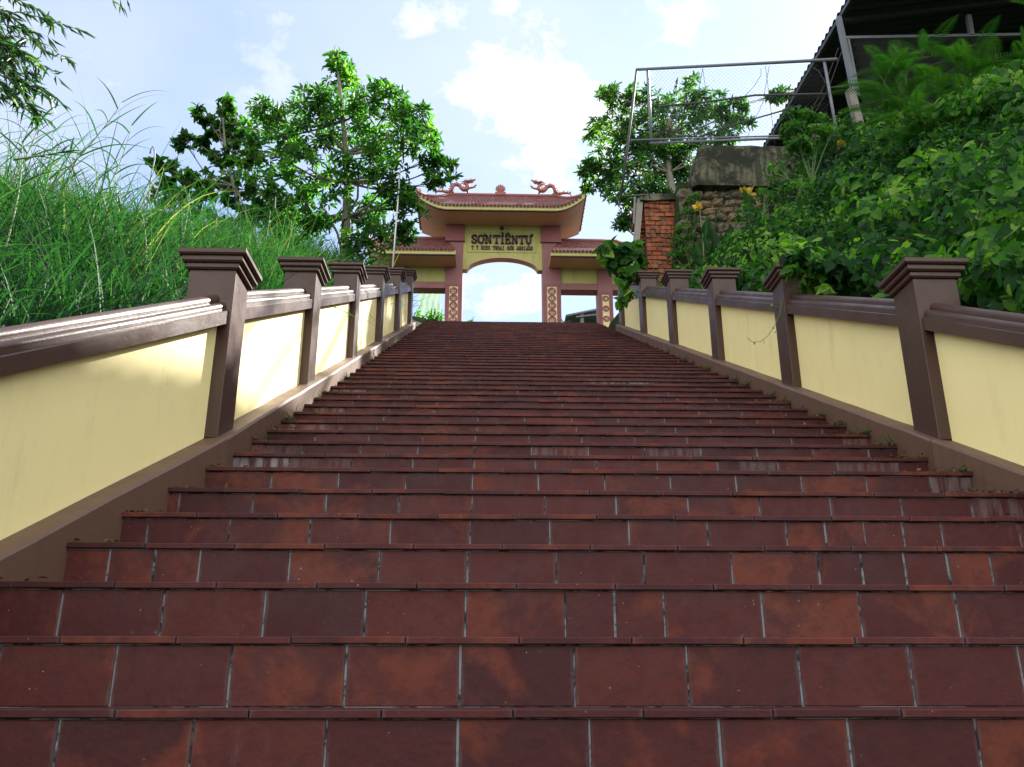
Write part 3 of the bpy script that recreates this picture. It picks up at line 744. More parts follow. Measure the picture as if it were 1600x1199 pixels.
    # side roofs
    zss = P(786, 399, YF + .12).z; yf2 = YF + .12; yb2 = YB - .05; zr2 = P(660, 373.5, 24.35).z
    xs0 = P(712, 395, yf2).x; xs1 = P(860.5, 395, yf2).x
    xle = P(573, 395, yf2).x; xre = P(995, 395, yf2).x
    roof('side_roof', xle, xs0, P(598, 395, yf2).x, 99, zss, .33, 0, yf2, yb2, zr2, P(612, 375, 24.35).x, P(700, 375, 24.35).x, 24.35, .14, True, False)
    roof('side_roof', xs1, xre, -99, P(972, 395, yf2).x, zss, 0, .33, yf2, yb2, zr2, P(873, 375, 24.35).x, P(962, 375, 24.35).x, 24.35, .14, False, True)
    # side beams
    zq1 = P(900, 424, cyf).z; zq0 = P(900, 442.3, cyf).z; zq00 = P(900, 452.5, cyf).z
    for x0, x1 in ((xl0 - .6, xa0), (xb1, xo1 + .4)):
        m = MB(); m.box(x0, x1, cyf + .06, cyb - .1, zq0, zss + .02); m.build('side_beam', M_lime, t)
        m = MB(); m.box(x0, x1, cyf + .02, cyb - .06, zq00, zq0 - .003); m.build('lintel', M_rose, t, bevel=.005)
    # ---- ridge ornaments
    s = .0042
    def dragon(flip, ox, oz):
        mb = MB(); sg = -1 if flip else 1
        X = lambda a: ox + sg * (a - 395) * s
        Z = lambda b: oz + (200 - b) * s
        path = [(250, 186), (275, 174), (300, 172), (328, 182), (352, 190), (368, 170), (372, 145), (382, 122), (405, 112), (428, 122), (440, 145), (456, 166), (478, 170), (492, 150), (488, 125), (474, 106), (478, 92), (500, 88)]
        rad = [.02, .035, .045, .05, .055, .06, .063, .065, .068, .07, .07, .072, .07, .066, .06, .058, .06, .065]
        pts = [Vector((X(a), 24.4 + .05 * math.sin(i * .9), Z(b))) for i, (a, b) in enumerate(path)]
        mb.tube(pts, rad, 8)
        for i in range(1, len(pts) - 1):    # dorsal fins
            tdir = (pts[i + 1] - pts[i - 1]).normalized(); nrm_ = Vector((-tdir.z, 0, tdir.x)) * sg
            b0 = pts[i] + nrm_ * rad[i] * .8
            mb.add([b0 - tdir * .03 + Vector((0, .015, 0)), b0 + tdir * .03 + Vector((0, .015, 0)), b0 + nrm_ * .075 - tdir * .02, b0 - tdir * .03 - Vector((0, .015, 0)), b0 + tdir * .03 - Vector((0, .015, 0))],
                   [(0, 1, 2), (3, 2, 4), (0, 2, 3), (1, 4, 2)])
        def limb(pp, r0, r1): mb.tube([Vector((X(a), 24.4 + o, Z(b))) for a, b, o in pp], list(np.linspace(r0, r1, len(pp))), 6)
        limb([(480, 165, .03), (492, 182, .07), (488, 200, .07)], .035, .022); limb([(500, 150, -.02), (530, 150, -.05), (548, 130, -.05), (556, 128, -.05)], .035, .018)
        limb([(545, 135, -.05), (545, 155, -.05)], .016, .010); limb([(372, 175, .05), (388, 186, .08), (380, 200, .08)], .038, .022)
        # head: upper and lower jaw, horn, mane
        limb([(490, 92, 0), (515, 84, 0), (532, 80, 0), (546, 70, 0)], .055, .022); limb([(492, 100, 0), (515, 100, 0), (530, 98, 0)], .035, .014)
        limb([(490, 82, .02), (475, 74, .02), (458, 76, .02)], .02, .006); limb([(488, 90, -.02), (462, 92, -.02), (436, 100, -.02)], .032, .01); limb([(486, 96, .03), (455, 100, .03), (430, 112, .03)], .03, .008)
        limb([(515, 80, .0), (512, 68, 0), (500, 64, 0)], .016, .006)
        for k in range(5): limb([(262, 180, 0), (250 - 2 * k, 170 + 8 * k, 0), (240 + 3 * k, 166 + 10 * k, 0)], .02, .006)
        mb.build('dragon', M_dragon, main, smooth=True)
    zrt = zr + .06
    dragon(False, P(711.5, 300, 24.4).x, zrt - .01); dragon(True, P(861.5, 300, 24.4).x, zrt - .01)
    mb = MB(); ox = P(782, 300, 24.4).x
    mb.box(ox - .17, ox + .17, 24.33, 24.47, zrt - .05, zrt + .05); mb.box(ox - .12, ox + .12, 24.34, 24.46, zrt + .05, zrt + .09)
    pr = []
    for i in range(22):   # flame-edged disc
        a = math.pi * 2 * i / 22; r_ = .165 if i % 2 == 0 else .115; pr.append((ox + r_ * math.cos(a + math.pi / 2), zrt + .19 + r_ * math.sin(a + math.pi / 2)))
    mb.prism(pr, 24.37, 24.43); mb.tube([(ox, 24.34, zrt + .18), (ox, 24.46, zrt + .18)], .07, 14)
    for k in range(5):
        a = R(30 + 30 * k); mb.tube([(ox, 24.36, zrt + .08), (ox + .10 * math.cos(a), 24.34, zrt + .08 + .10 * math.sin(a))], [.035, .01], 6)
    mb.build('flaming_pearl', M_dragon, main)
    # scroll ornaments on the hip ends
    for (xe, sg, rz) in ((xl, -1, up(xl)), (xr, 1, up(xr))):
        mb = MB()
        for k in range(7):
            f_ = k / 6; x = xe - sg * .55 * f_; z = ZS + .14 + rz * (1 - f_) ** 1.7 + .10 + .14 * f_ * .6; y = YF + .1 + .5 * f_
            h = .20 - .06 * f_
            mb.tube([(x, y, z - .08), (x + sg * .05, y, z + h * .5), (x + sg * .12, y, z + h)], [.05, .04, .008], 7)
            mb.tube([(x, y, z), (x - sg * .06, y, z + .05), (x - sg * .03, y, z + .12), (x + sg * .03, y, z + .09)], [.03, .03, .022, .01], 6)
        mb.build('hip_scroll', M_dragon, main, smooth=True)
    for sg, px in ((-1, 573), (1, 995)):
        mb = MB(); x0 = P(px, 395, yf2).x
        for k in range(4):
            x = x0 - sg * .12 * k; z = zss + .14 + .33 * (1 - k / 4) ** 1.9 + .06
            mb.tube([(x, yf2 + .08, z - .08), (x + sg * .04, yf2 + .08, z + .1), (x + sg * .12, yf2 + .08, z + .2)], [.05, .04, .008], 7)
        mb.build('hip_scroll', M_dragon, t, smooth=True)
    return t
gate()

# ------------------------------------------------------------------ foliage tools
def tree(name, label, cat, trunk, tr, blobs, mat, leaf=(.11, .055), per=90, cluster=5, shape='oval', spread=1., branch_r=.02, group=None, droop=.25, hero=1.0):
    """trunk: list of points; blobs: (centre, radius)"""
    t = thing(name, label, cat, trunk[0], group)
    m = MB(); rad = list(np.linspace(tr, tr * .18, len(trunk))); m.tube(trunk, rad, 9); m.build('trunk', M_bark, t, smooth=True)
    b = MB()
    tp = [Vector(p) for p in trunk]
    for c, r in blobs:
        c = Vector(c)
        # leave from the trunk at a point somewhat below the blob
        best = min(range(len(tp)), key=lambda i: (tp[i] - c).length + (1.2 if tp[i].z > c.z - .1 * r else 0)); s0 = tp[best]
        mid = s0.lerp(c, .5) + Vector((random.uniform(-.1, .1), random.uniform(-.1, .1), -.10 * (c - s0).length))
        q = [s0, s0.lerp(mid, .5) + Vector((0, 0, -.02)), mid, mid.lerp(c, .55), c]
        r0 = min(rad[best] * .6, branch_r * (1 + r * 2)); b.tube(q, [r0, r0 * .8, r0 * .6, r0 * .42, r0 * .25], 5)
        for k in range(7):
            e = c + Vector(rng.normal(size=3)).normalized() * r * random.uniform(.6, 1.0); mm = mid.lerp(c, random.uniform(.3, .9)); b.tube([mm, mm.lerp(e, .5) + Vector((0, 0, -.04 * r)), e], [r0 * .3, r0 * .2, r0 * .08], 4)
    b.build('branches', M_bark, t, smooth=True)
    parts = []
    sat = []
    for c, r in blobs:
        for k in range(4):
            e = Vector(rng.normal(size=3)).normalized(); e.z *= .8; sat.append((Vector(c) + e * r * random.uniform(.95, 1.35), r * random.uniform(.18, .38)))
    for c, r in list(blobs) + sat:
        n = int(per * (r / .5) ** 2) + 4
        u = nrmz(rng.normal(size=(n, 3))); rr = r * rng.uniform(.35, 1.08, n) ** .6
        ct = np.array(c) + u * rr[:, None] * np.array([1, 1, .85])
        bumps = rng.random(n)
        tone = np.clip(rng.normal(.45, .22) + rng.normal(0, .18, n), 0, .96)
        out_ = nrmz(u + rng.normal(scale=.5, size=(n, 3)) + np.array([0, 0, .25]))
        for j in range(cluster):
            a = 2 * np.pi * j / cluster + rng.uniform(0, .8, n)
            t1 = nrmz(np.cross(out_, rng.normal(size=(n, 3)))) if j == 0 else t1
            t2 = np.cross(out_, t1)
            dd = nrmz(t1 * np.cos(a)[:, None] + t2 * np.sin(a)[:, None] + out_ * .35 - np.array([0, 0, droop]))
            ll = leaf[0] * rng.uniform(.65, 1.25, n); parts.append(leaves(ct + dd * leaf[0] * .1, dd, out_ + rng.normal(scale=.3, size=(n, 3)), ll, ll * leaf[1] / leaf[0], shape, np.clip(tone + rng.normal(0, .12, n) + (rng.random(n) < .03) * .5, 0, 1)))
    np_mesh('foliage', *merge(parts), mat, t)
    return t
def pb(px, py, r, Y, dy=0.35):
    c = P(px, py, Y + random.uniform(-dy, dy)); zc = (CM.inverted() @ c).z * -1
    return (c, r * zc / F)

# left tall tree
YT = 13.2
T1 = [(528, 104, 15), (536, 140, 30), (505, 160, 26), (575, 150, 28), (610, 165, 26), (645, 185, 26), (455, 185, 30), (415, 178, 22), (485, 205, 42), (545, 200, 42), (600, 215, 40), (650, 225, 26),
      (395, 205, 26), (425, 240, 38), (480, 262, 42), (560, 262, 34), (610, 280, 30), (660, 205, 14), (690, 262, 15), (672, 250, 12), (448, 300, 40), (505, 320, 42), (575, 330, 30), (625, 300, 24), (640, 330, 22), (590, 372, 26), (640, 362, 12), (480, 350, 34), (560, 385, 22), (420, 335, 32), (680, 285, 10)]
tree('broadleaf_tree', 'tall slender tree with star-shaped leaf clusters and pale grey trunk, left of the gate', 'tree',
     [P(532, 450, YT), P(538, 400, YT), P(541, 340, YT), P(543, 285, YT), P(541, 240, YT + .1), P(536, 190, YT + .1), P(530, 130, YT), P(528, 112, YT)], .10,
     [pb(a, b, c, YT, .55) for a, b, c in T1], M_leaf, (.15, .05), 47, 7, 'oval', droop=.15)
YT2 = 10.8
T2 = [(318, 178, 11), (350, 165, 12), (335, 200, 15), (365, 205, 20), (288, 222, 11), (312, 226, 11), (385, 235, 26), (345, 245, 18), (246, 258, 9), (268, 270, 14), (295, 275, 16), (325, 282, 20), (365, 282, 28), (405, 290, 30),
      (255, 305, 15), (285, 312, 18), (320, 325, 24), (252, 345, 12), (278, 352, 12), (360, 335, 28), (400, 345, 28), (340, 365, 22), (440, 370, 24)]
tree('leaning_tree', 'low spreading tree with drooping dark leaves rising from the grass left of the slender tree', 'tree',
     [P(400, 470, YT2), P(392, 420, YT2), P(380, 350, YT2), P(365, 290, YT2), P(352, 235, YT2), P(348, 180, YT2)], .05,
     [pb(a, b, c, YT2, .4) for a, b, c in T2], M_leafd, (.10, .068), 58, 5, 'heart', droop=.55)
# right tree behind the mesh frame
YT3 = 18.2
T3 = [(948, 146, 13), (972, 160, 18), (1000, 150, 15), (1035, 165, 22), (1075, 145, 20), (1078, 175, 24), (1120, 162, 20), (1150, 172, 14), (1160, 190, 10), (962, 195, 28), (1005, 200, 32), (1050, 205, 32), (1105, 200, 26), (1135, 215, 14), (935, 215, 14),
      (985, 240, 34), (945, 250, 24), (918, 262, 14), (1035, 245, 34), (1080, 240, 28), (950, 285, 24), (925, 290, 12), (990, 285, 34), (1040, 285, 34), (1075, 275, 24), (990, 320, 22), (1020, 310, 26), (985, 345, 12), (970, 350, 8), (1225, 145, 11), (1210, 150, 8)]
tree('broadleaf_tree', 'dense dark tree with oblong leaves growing behind the mesh frame and brick wall', 'tree',
     [P(1060, 400, YT3), P(1055, 330, YT3), P(1045, 270, YT3), P(1040, 210, YT3), P(1055, 165, YT3)], .14,
     [pb(a, b, c, YT3, .6) for a, b, c in T3], M_leafd, (.17, .058), 40, 7, 'oval', droop=.2)

# ------------------------------------------------------------------ grass on the left bank
def gz(X, Y): return ground(X, Y)
def scatter_left(n, x0, x1, y0, y1):
    X = rng.uniform(x0, x1, n); Y = rng.uniform(y0, y1, n)
    return np.array([(x - flare(y), y, gz(x - flare(y), y)) for x, y in zip(X, Y)])
parts = []
def grass(n, box, L0, L1, wd, lean=.35, dr=(.15, .6), segs=6):
    b = scatter_left(n, *box); d = rng.normal(size=(n, 3)) * lean; d[:, 2] = 1
    cl = np.array([mnoise.noise(Vector((p[0] * 1.1, p[1] * 1.1, 5))) for p in b])
    ln = rng.uniform(L0, L1, n) * np.clip(1 + 1.1 * cl, .35, 1.8)
    tone = np.clip(.45 + .5 * cl + rng.normal(0, .2, n), 0, 1)
    parts.append(blades(b, d, ln, wd * rng.uniform(.6, 1.3, n), rng.uniform(*dr, n), segs, tone))
grass(5200, (-3.2, -1.72, 2.9, 8), .45, .95, .012)
grass(4200, (-6.0, -3.0, 3, 10), .6, 1.15, .015)
grass(8000, (-3.6, -1.6, 7, 16), .4, .85, .013)
grass(3500, (-9, -3.4, 8, 18), .5, 1.0, .022)
grass(900, (-4.5, -1.9, 3.0, 9), .5, 1.0, .026, .5, (.4, .9), 8)
grass(700, (-3.6, -2.1, 3.0, 7.5), .9, 1.45, .014, .3, (.35, .8), 8)
tag(np_mesh('tall_grass_cover', *merge(parts), M_grass), 'dense tangle of long green grass on the left bank above the wall', 'grass', kind='stuff')
# leafy undergrowth among the grass
def mounds(cs, dens, leaf, shape, tone0=.45, clip=False):
    parts = []
    for c, r in cs:
        n = int(dens * r * r); u = nrmz(rng.normal(size=(n, 3))); u[:, 2] = np.abs(u[:, 2]) * 1. - .25
        rr = r * rng.uniform(.62, 1.18, n); p = np.array(c) + u * rr[:, None]
        nr = nrmz(u + rng.normal(scale=.45, size=(n, 3)) + np.array([0, -.1, .35])); d = nrmz(np.cross(nr, rng.normal(size=(n, 3))) - np.array([0, 0, .35]))
        if clip:
            fl_ = np.maximum(0, YK - p[:, 1]) * .163; top_ = np.where(p[:, 1] > 4.15, 1.175 + (p[:, 1] - 4.15) * .488, 1.175 + (p[:, 1] - 4.15) * .555) + .80
            keep = (p[:, 0] > 2.56 + fl_) | ((p[:, 2] > top_) & (p[:, 0] > 2.30 + fl_)); p, nr, d, u = p[keep], nr[keep], d[keep], u[keep]; n = len(p)
            if n == 0: continue
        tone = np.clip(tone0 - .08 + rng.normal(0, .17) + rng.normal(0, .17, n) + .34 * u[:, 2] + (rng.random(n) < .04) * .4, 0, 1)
        ll = leaf * rng.uniform(.55, 1.3, n); parts.append(leaves(p, d, nr, ll, ll * rng.uniform(.6, .9, n), shape, tone))
    return parts
cs = []
for i in range(60):
    x = random.uniform(-6, -2.5); y = random.uniform(2.6, 14); cs.append(((x - flare(y), y, gz(x, y) + random.uniform(-.1, .12)), random.uniform(.22, .4)))
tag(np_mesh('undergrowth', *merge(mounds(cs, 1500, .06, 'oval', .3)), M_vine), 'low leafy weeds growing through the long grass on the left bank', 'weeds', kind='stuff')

# tall reeds standing above the grass
def reed(px0, py0, px1, py1, Y, label, nl=8, sd=1):
    rs = np.random.default_rng(sd); a = P(px0, py0, Y); b = P(px1, py1, Y + .1)
    t = thing('tall_reed', label, 'reed', a, 'reeds standing above the left bank')
    L_ = (b - a).length; pts = [a.lerp(b, i / 8) + Vector((.06 * L_ * math.sin(i / 8 * 2.4), 0, 0)) for i in range(9)]
    m = MB(); m.tube(pts, list(np.linspace(.006, .0018, 9)), 5); m.build('stem', M_stem, t, smooth=True)
    base = []; d = []
    for i in range(nl):
        f_ = .25 + .75 * (i + .5) / nl; k = min(7, int(f_ * 8)); p = pts[k].lerp(pts[k + 1], f_ * 8 - k); base.append(tuple(p))
        s_ = 1 if i % 2 else -1; ax = (pts[k + 1] - pts[k]).normalized(); q = Vector((s_ * .75, rs.uniform(-.5, .3), 0)) + ax * 1.0; d.append(tuple(q.normalized()))
    ln = rs.uniform(.35, .62, nl) * min(1.1, L_ * .8); np_mesh('leaves', *blades(np.array(base), np.array(d), ln, .013, rs.uniform(.15, .55, nl), 9, rs.uniform(.2, .85, nl)), M_grass, t)
reed(40, 330, 185, 155, 4.6, 'arching reed with the longest pale blades, reaching highest into the sky on the left', 12, 3)
reed(150, 330, 200, 190, 5.0, 'thin upright reed right of the arching reed', 8, 4)
reed(10, 300, 60, 175, 4.4, 'reed with narrow arching blades at the left photo edge below the bamboo', 9, 5)
reed(90, 320, 120, 220, 5.2, 'short reed between the arching reed and the photo edge', 8, 6)
reed(205, 380, 250, 262, 5.6, 'sparse reed leaning right beside the hooked wire pole', 8, 7)
reed(20, 250, 110, 235, 4.0, 'strongly bent reed with drooping blades near the left photo edge', 9, 8)
reed(170, 400, 182, 258, 5.9, 'straight dark reed stem left of the hooked wire pole', 7, 9)

_r = random.Random(5)
words = ['beside the near left post', 'behind the near left wall cap', 'in the middle of the left bank', 'below the leaning tree', 'nearest the photo edge in the grass', 'behind the second left post', 'between the hooked pole and the leaning tree', 'right of the leaning tree foot', 'close to the bamboo tip', 'high on the left bank crest']
for i, (xa, ya, xb, yb_, Yr, wi) in enumerate([(270, 420, 290, 300, 6.2, 0), (225, 450, 215, 330, 5.0, 1), (130, 400, 145, 265, 5.4, 2), (320, 420, 335, 318, 8.0, 3), (5, 400, 25, 215, 4.2, 4), (440, 420, 452, 345, 9.0, 5), (300, 400, 282, 290, 7.0, 6), (400, 420, 418, 330, 8.6, 7), (60, 340, 75, 190, 5.2, 8), (180, 380, 165, 235, 6.3, 9)]):
    reed(xa, ya, xb, yb_, Yr, 'slender green reed ' + words[wi], 7 + i % 3, 40 + i)
# bamboo hanging in from the top left
def bamboo(label, Y, base, twigs, nleaf, seed, LL=.17):
    rs = np.random.default_rng(seed); t = thing('bamboo_plant', label, 'bamboo', base[0])
    m = MB(); m.tube(base, list(np.linspace(.03, .012, len(base))), 8); m.build('culm', M_stem, t, smooth=True)
    tw = MB(); ps = []; ds = []
    for a, b in twigs:
        a = P(*a, Y + rs.uniform(-.3, .3)); b = P(*b, Y + rs.uniform(-.3, .3)); L_ = (b - a).length
        pts = [a.lerp(b, i / 6) + Vector((0, 0, .10 * L_ * math.sin(math.pi * i / 6))) for i in range(7)]; tw.tube(pts, list(np.linspace(.005, .0012, 7)), 4)
        for i in range(nleaf):
            f_ = rs.uniform(.12, 1.0) if i else 1.0; k = min(5, int(f_ * 6)); p = pts[k].lerp(pts[k + 1], f_ * 6 - k)
            ax = (pts[k + 1] - pts[k]).normalized(); q = ax * .9 + Vector((rs.normal() * .55, rs.normal() * .55, rs.normal() * .4 - .35)); ps.append(tuple(p)); ds.append(tuple(q))
    tw.build('twigs', M_twig, t)
    n = len(ps); np_mesh('leaves', *leaves(np.array(ps), np.array(ds), rs.normal(size=(n, 3)) + np.array([0, 0, .8]), rs.uniform(.6, 1.2, n) * LL, rs.uniform(.9, 1.2, n) * .022 * LL / .17, 'blade', np.clip(rs.normal(.4, .28, n), 0, 1)), M_bamboo, t)
g0 = Vector((-5.6, 6.2, gz(-5.6, 6.2)))
tw = [((-70, 20), (130, 50)), ((-60, -20), (95, 40)), ((-60, 60), (110, 95)), ((-50, 70), (90, 120)), ((-60, 110), (75, 150)), ((-60, 60), (60, 190)), ((-60, 30), (40, 110)), ((-50, 90), (100, 165)), ((-40, 0), (70, 80)), ((-60, -60), (40, 20)),
      ((-60, 100), (30, 160)), ((-50, 80), (60, 120)), ((-60, 40), (80, 60)), ((-70, 130), (50, 175)), ((-40, 30), (20, 75)), ((-40, 60), (45, 95)), ((-60, 80), (50, 140)), ((-50, 120), (70, 185)), ((-30, 50), (60, 105)), ((-40, 80), (35, 130)), ((-20, 60), (40, 150))]
bamboo('bamboo with narrow dark leaves arching into the upper left of the view', 6.2, [g0, g0 + Vector((.1, 0, 1.5)), g0 + Vector((.3, -.1, 3.0)), P(-70, 40, 6.2), P(-60, -40, 6.2)], tw, 46, 11, .15)
g1 = Vector((-3.9, 7.6, gz(-3.9, 7.6)))
bamboo('bamboo tip with a few leaves dangling at the top edge above the left bank', 7.2, [P(190, -420, 7.2) + Vector((.3, .4, 0)), P(160, -200, 7.2), P(170, -90, 7.2)], [((170, -60), (190, 10)), ((165, -50), (176, 6)), ((175, -60), (200, 2))], 9, 12, .12)

# hooked wire pole and thin white pole
def pole(name, label, cat, pts, r, mat, cap=None):
    m = MB(); m.tube(pts, r, 6); o = m.build(name, mat, None, smooth=True); tag(o, label, cat); return o
Yp = 7.4
pole('hooked_wire', 'thin wire pole with a hooked top standing in the grass left of the trees', 'pole',
     [P(226, 420, Yp), P(229, 340, Yp), P(236, 275, Yp), P(241.5, 250, Yp), P(241.5, 235, Yp), P(238.5, 229, Yp), P(235.5, 234, Yp), P(234.5, 240, Yp)], .007, M_galv)
pole('white_pole', 'thin white pole rising beside the last left wall posts in front of the tree', 'pole', [P(612, 435, 12.6), P(617, 372, 12.6), P(623, 300, 12.6), P(625, 262, 12.6)], .014, M_white)
pole('white_pole', 'very thin short pole in the grass in front of the tall tree', 'pole', [P(427, 415, 11.6), P(429, 360, 11.6), P(431, 305, 11.6)], .008, M_white)

# plants and things beyond the gate openings
def shrub(name, label, c, r, mat, leaf, shape='oval', dens=900, n=5, cat='shrub', group=None):
    t = thing(name, label, cat, (c[0], c[1], c[2] - r), group); m = MB(); b = Vector((c[0], c[1], c[2] - r))
    ps = []; ds = []
    for i in range(n * 4):
        e = Vector(c) + Vector(rng.normal(size=3)).normalized() * r * random.uniform(.5, 1); e.z = max(e.z, c[2] - r * .3)
        m.tube([b, b.lerp(e, .5) + Vector((0, 0, .1 * r)), e], [.012 * r / .3, .008 * r / .3, .003], 4)
        for k in range(int(dens * r * r / n / 2)):
            f_ = random.uniform(.45, 1); p = b.lerp(e, f_) + Vector(rng.normal(size=3)) * r * .16; ps.append(tuple(p)); q = (e - b).normalized() * .6 + Vector(rng.normal(size=3)) * .7; ds.append(tuple(q))
    m.build('stems', M_stem, t)
    k = len(ps); np_mesh('leaves', *leaves(np.array(ps), np.array(ds), rng.normal(size=(k, 3)) * .6 + np.array([0, 0, 1]), leaf * rng.uniform(.6, 1.2, k), leaf * .42 * rng.uniform(.7, 1.2, k), shape, np.clip(rng.normal(.6, .2, k), 0, 1)), mat, t)
    return t
sc = lambda px, py, Y: P(px, py, Y)
shrub('potted_shrub', 'small shrub in the left gate opening, left of the pale netting', sc(656, 501, 25.6), .34, M_fern, .16)
shrub('potted_shrub', 'small light green shrub in the left gate opening, beside the gate column', sc(681, 500, 25.8), .38, M_fern, .17)
shrub('potted_shrub', 'tiny plant tip just showing at the foot of the main gate opening', sc(735, 503, 26.0), .16, M_fern, .10)
m = MB(); nn = 14; vs = []; yy = 27.
A = [P(655, 452, yy), P(688, 452, yy), P(688, 504, yy), P(653, 504, yy)]
for j in range(nn + 1):
    for i in range(nn + 1):
        p = A[0].lerp(A[1], i / nn).lerp(A[3].lerp(A[2], i / nn), j / nn); vs.append((p.x + .02 * math.sin(j), p.y + .025 * math.sin(i * 1.7 + j * .5), p.z - .04 * math.sin(i / nn * math.pi) * (1 - j / nn)))
vs += [(a, b + .012, c) for a, b, c in vs]; o_ = (nn + 1) ** 2
fs = [(j * (nn + 1) + i, j * (nn + 1) + i + 1, (j + 1) * (nn + 1) + i + 1, (j + 1) * (nn + 1) + i) for j in range(nn) for i in range(nn)]
m.add(vs, fs + [tuple(o_ + q for q in f[::-1]) for f in fs]); tag(m.build('netting_sheet', M_tarp, None, True), 'pale green translucent netting sheet hanging behind the left gate opening', 'netting')
# stall roof seen through the right opening
def stall():
    Ys = 27.5; t = thing('market_stall', 'dark roofed shelter with a grey post seen through the right gate opening', 'shelter', P(905, 520, Ys))
    a, b = P(884, 492, Ys), P(940, 480.5, Ys)
    m = MB(); m.add([a, b, b + Vector((0, 2.2, .0)), a + Vector((0, 2.2, 0)), a - Vector((0, 0, .07)), b - Vector((0, 0, .07)), b + Vector((0, 2.2, -.07)), a + Vector((0, 2.2, -.07))],
                    [(0, 1, 2, 3), (4, 7, 6, 5), (0, 4, 5, 1), (1, 5, 6, 2), (2, 6, 7, 3), (3, 7, 4, 0)]); m.build('roof', M_sheet, t)
    m = MB(); m.bar(P(898, 491, Ys - .02), P(940, 482.5, Ys - .02), .05); m.bar(P(900, 495.5, Ys - .02), P(940, 491, Ys - .02), .05); m.build('rafters', M_galv, t)
    m = MB(); q0, q1 = P(909, 488, Ys + .05), P(909, 520, Ys + .05); m.box(q0.x - .06, q0.x + .06, Ys, Ys + .12, q1.z - 1, q0.z); m.build('post', M_galv, t)
    m = MB(); q0, q1 = P(888, 494, Ys + 1), P(941, 520, Ys + 1); m.box(q0.x, q1.x, Ys + 1, Ys + 1.1, q1.z - 1, q0.z + .05); m.build('back_wall', M_dark, t)
    m = MB(); m.tube([P(875, 494, Ys), P(879, 503, Ys), P(884, 503, Ys), P(892, 502, Ys)], .02, 6); m.build('bent_pipe', M_rust, t)
stall()

# small weeds rooted where the steps meet the kerbs
n = 420; bs = []
for i in range(n):
    k = random.choice([6, 8, 9, 10, 11, 13, 14, 16, 17, 20, 23, 26, 30]); y, z = nose(k); sgn = random.random() < .75
    x = (XR + flare(y) - .01 - abs(random.gauss(0, .03))) if sgn else (XL - flare(y) + .01 + abs(random.gauss(0, .03))); bs.append((x, y + .03 + random.gauss(0, .03), z))
dd = rng.normal(size=(n, 3)) * .7; dd[:, 2] = 1
tag(np_mesh('kerb_weeds', *blades(np.array(bs), dd, rng.uniform(.03, .11, n), .006, rng.uniform(.2, .8, n), 4), M_grass), 'tiny weeds sprouting where the steps meet the kerbs', 'weeds', kind='stuff')
# ------------------------------------------------------------------ right: brick pier, stone wall, concrete block
def brickwall():
    Yb = 13.3; a = P(1006, 312, Yb); x0 = a.x; x1 = P(1068, 312, Yb).x; zt = a.z; zb_ = zt - 2.3
    t = thing('brick_wall', 'broken orange hollow-brick wall end beside the stone wall', 'wall', (x0, Yb, zb_))
    m = MB(); m.box(x0 + .01, x1, Yb + .02, Yb + .5, zb_, zt - .002); m.build('mortar', M_moss, t)
    m = MB(); h = MB(); bh = .083; z = zt - bh; r_ = 0
    while z > zb_:
        x = x0 + (0 if r_ % 2 else -.09)
        while x < x1:
            head = random.random() < .28; bw = .085 if head else .18
            xa, xb = max(x, x0), min(x + bw, x1)
            if xb - xa > .03:
                j = random.uniform(-.02, .012); m.box(xa + .004, xb - .006, Yb + j, Yb + .12, z + .004, z + bh - .008)
                if head and xb - xa > .07:
                    for u in (0, 1):
                        for v in (0, 1): h.box(xa + .014 + u * .034, xa + .036 + u * .034, Yb + j - .002, Yb + j + .01, z + .014 + v * .032, z + .034 + v * .032)
            x += bw
        r_ += 1; z -= bh
    # broken return on the stair side
    for i in range(55):
        zz = zt - .05 - i * .04; yy = Yb + .1 + random.uniform(0, .12)
        m.box(x0 - random.uniform(.05, .16), x0 + .005, yy, yy + .3, zz, zz + .033, random.random())
    m.build('bricks', M_brick, t, bevel=.004); h.build('brick_holes', M_black, t)
    m = MB(); n = 16; pr = []
    q0, q1 = P(1000, 303, Yb - .06), P(1086, 302, Yb - .06)
    for i in range(n + 1):
        f_ = i / n; pr.append((q0.x + (q1.x - q0.x) * f_, q0.z + (q1.z - q0.z) * f_ + .015 * mnoise.noise(Vector((i * .6, 0, 2)))))
    pr += [(x, z - .12 - .03 * mnoise.noise(Vector((x * 3, 1, 2)))) for x, z in pr[::-1]]
    m.prism(pr, Yb - .06, Yb + .6); m.build('coping_slab', M_moss, t)
    m = MB(); m.bar(P(1000, 313, Yb + .05), P(990, 425, Yb - .1), .10); o = m.build('timber_post', M_wood); tag(o, 'grey weathered timber post leaning against the brick wall end', 'post')
    m = MB(); m.bar(P(992, 306, Yb - .02), P(990, 350, Yb - .02), .03); o = m.build('steel_post', M_galv); tag(o, 'thin galvanised upright beside the timber post under the mesh frame', 'post')
brickwall()
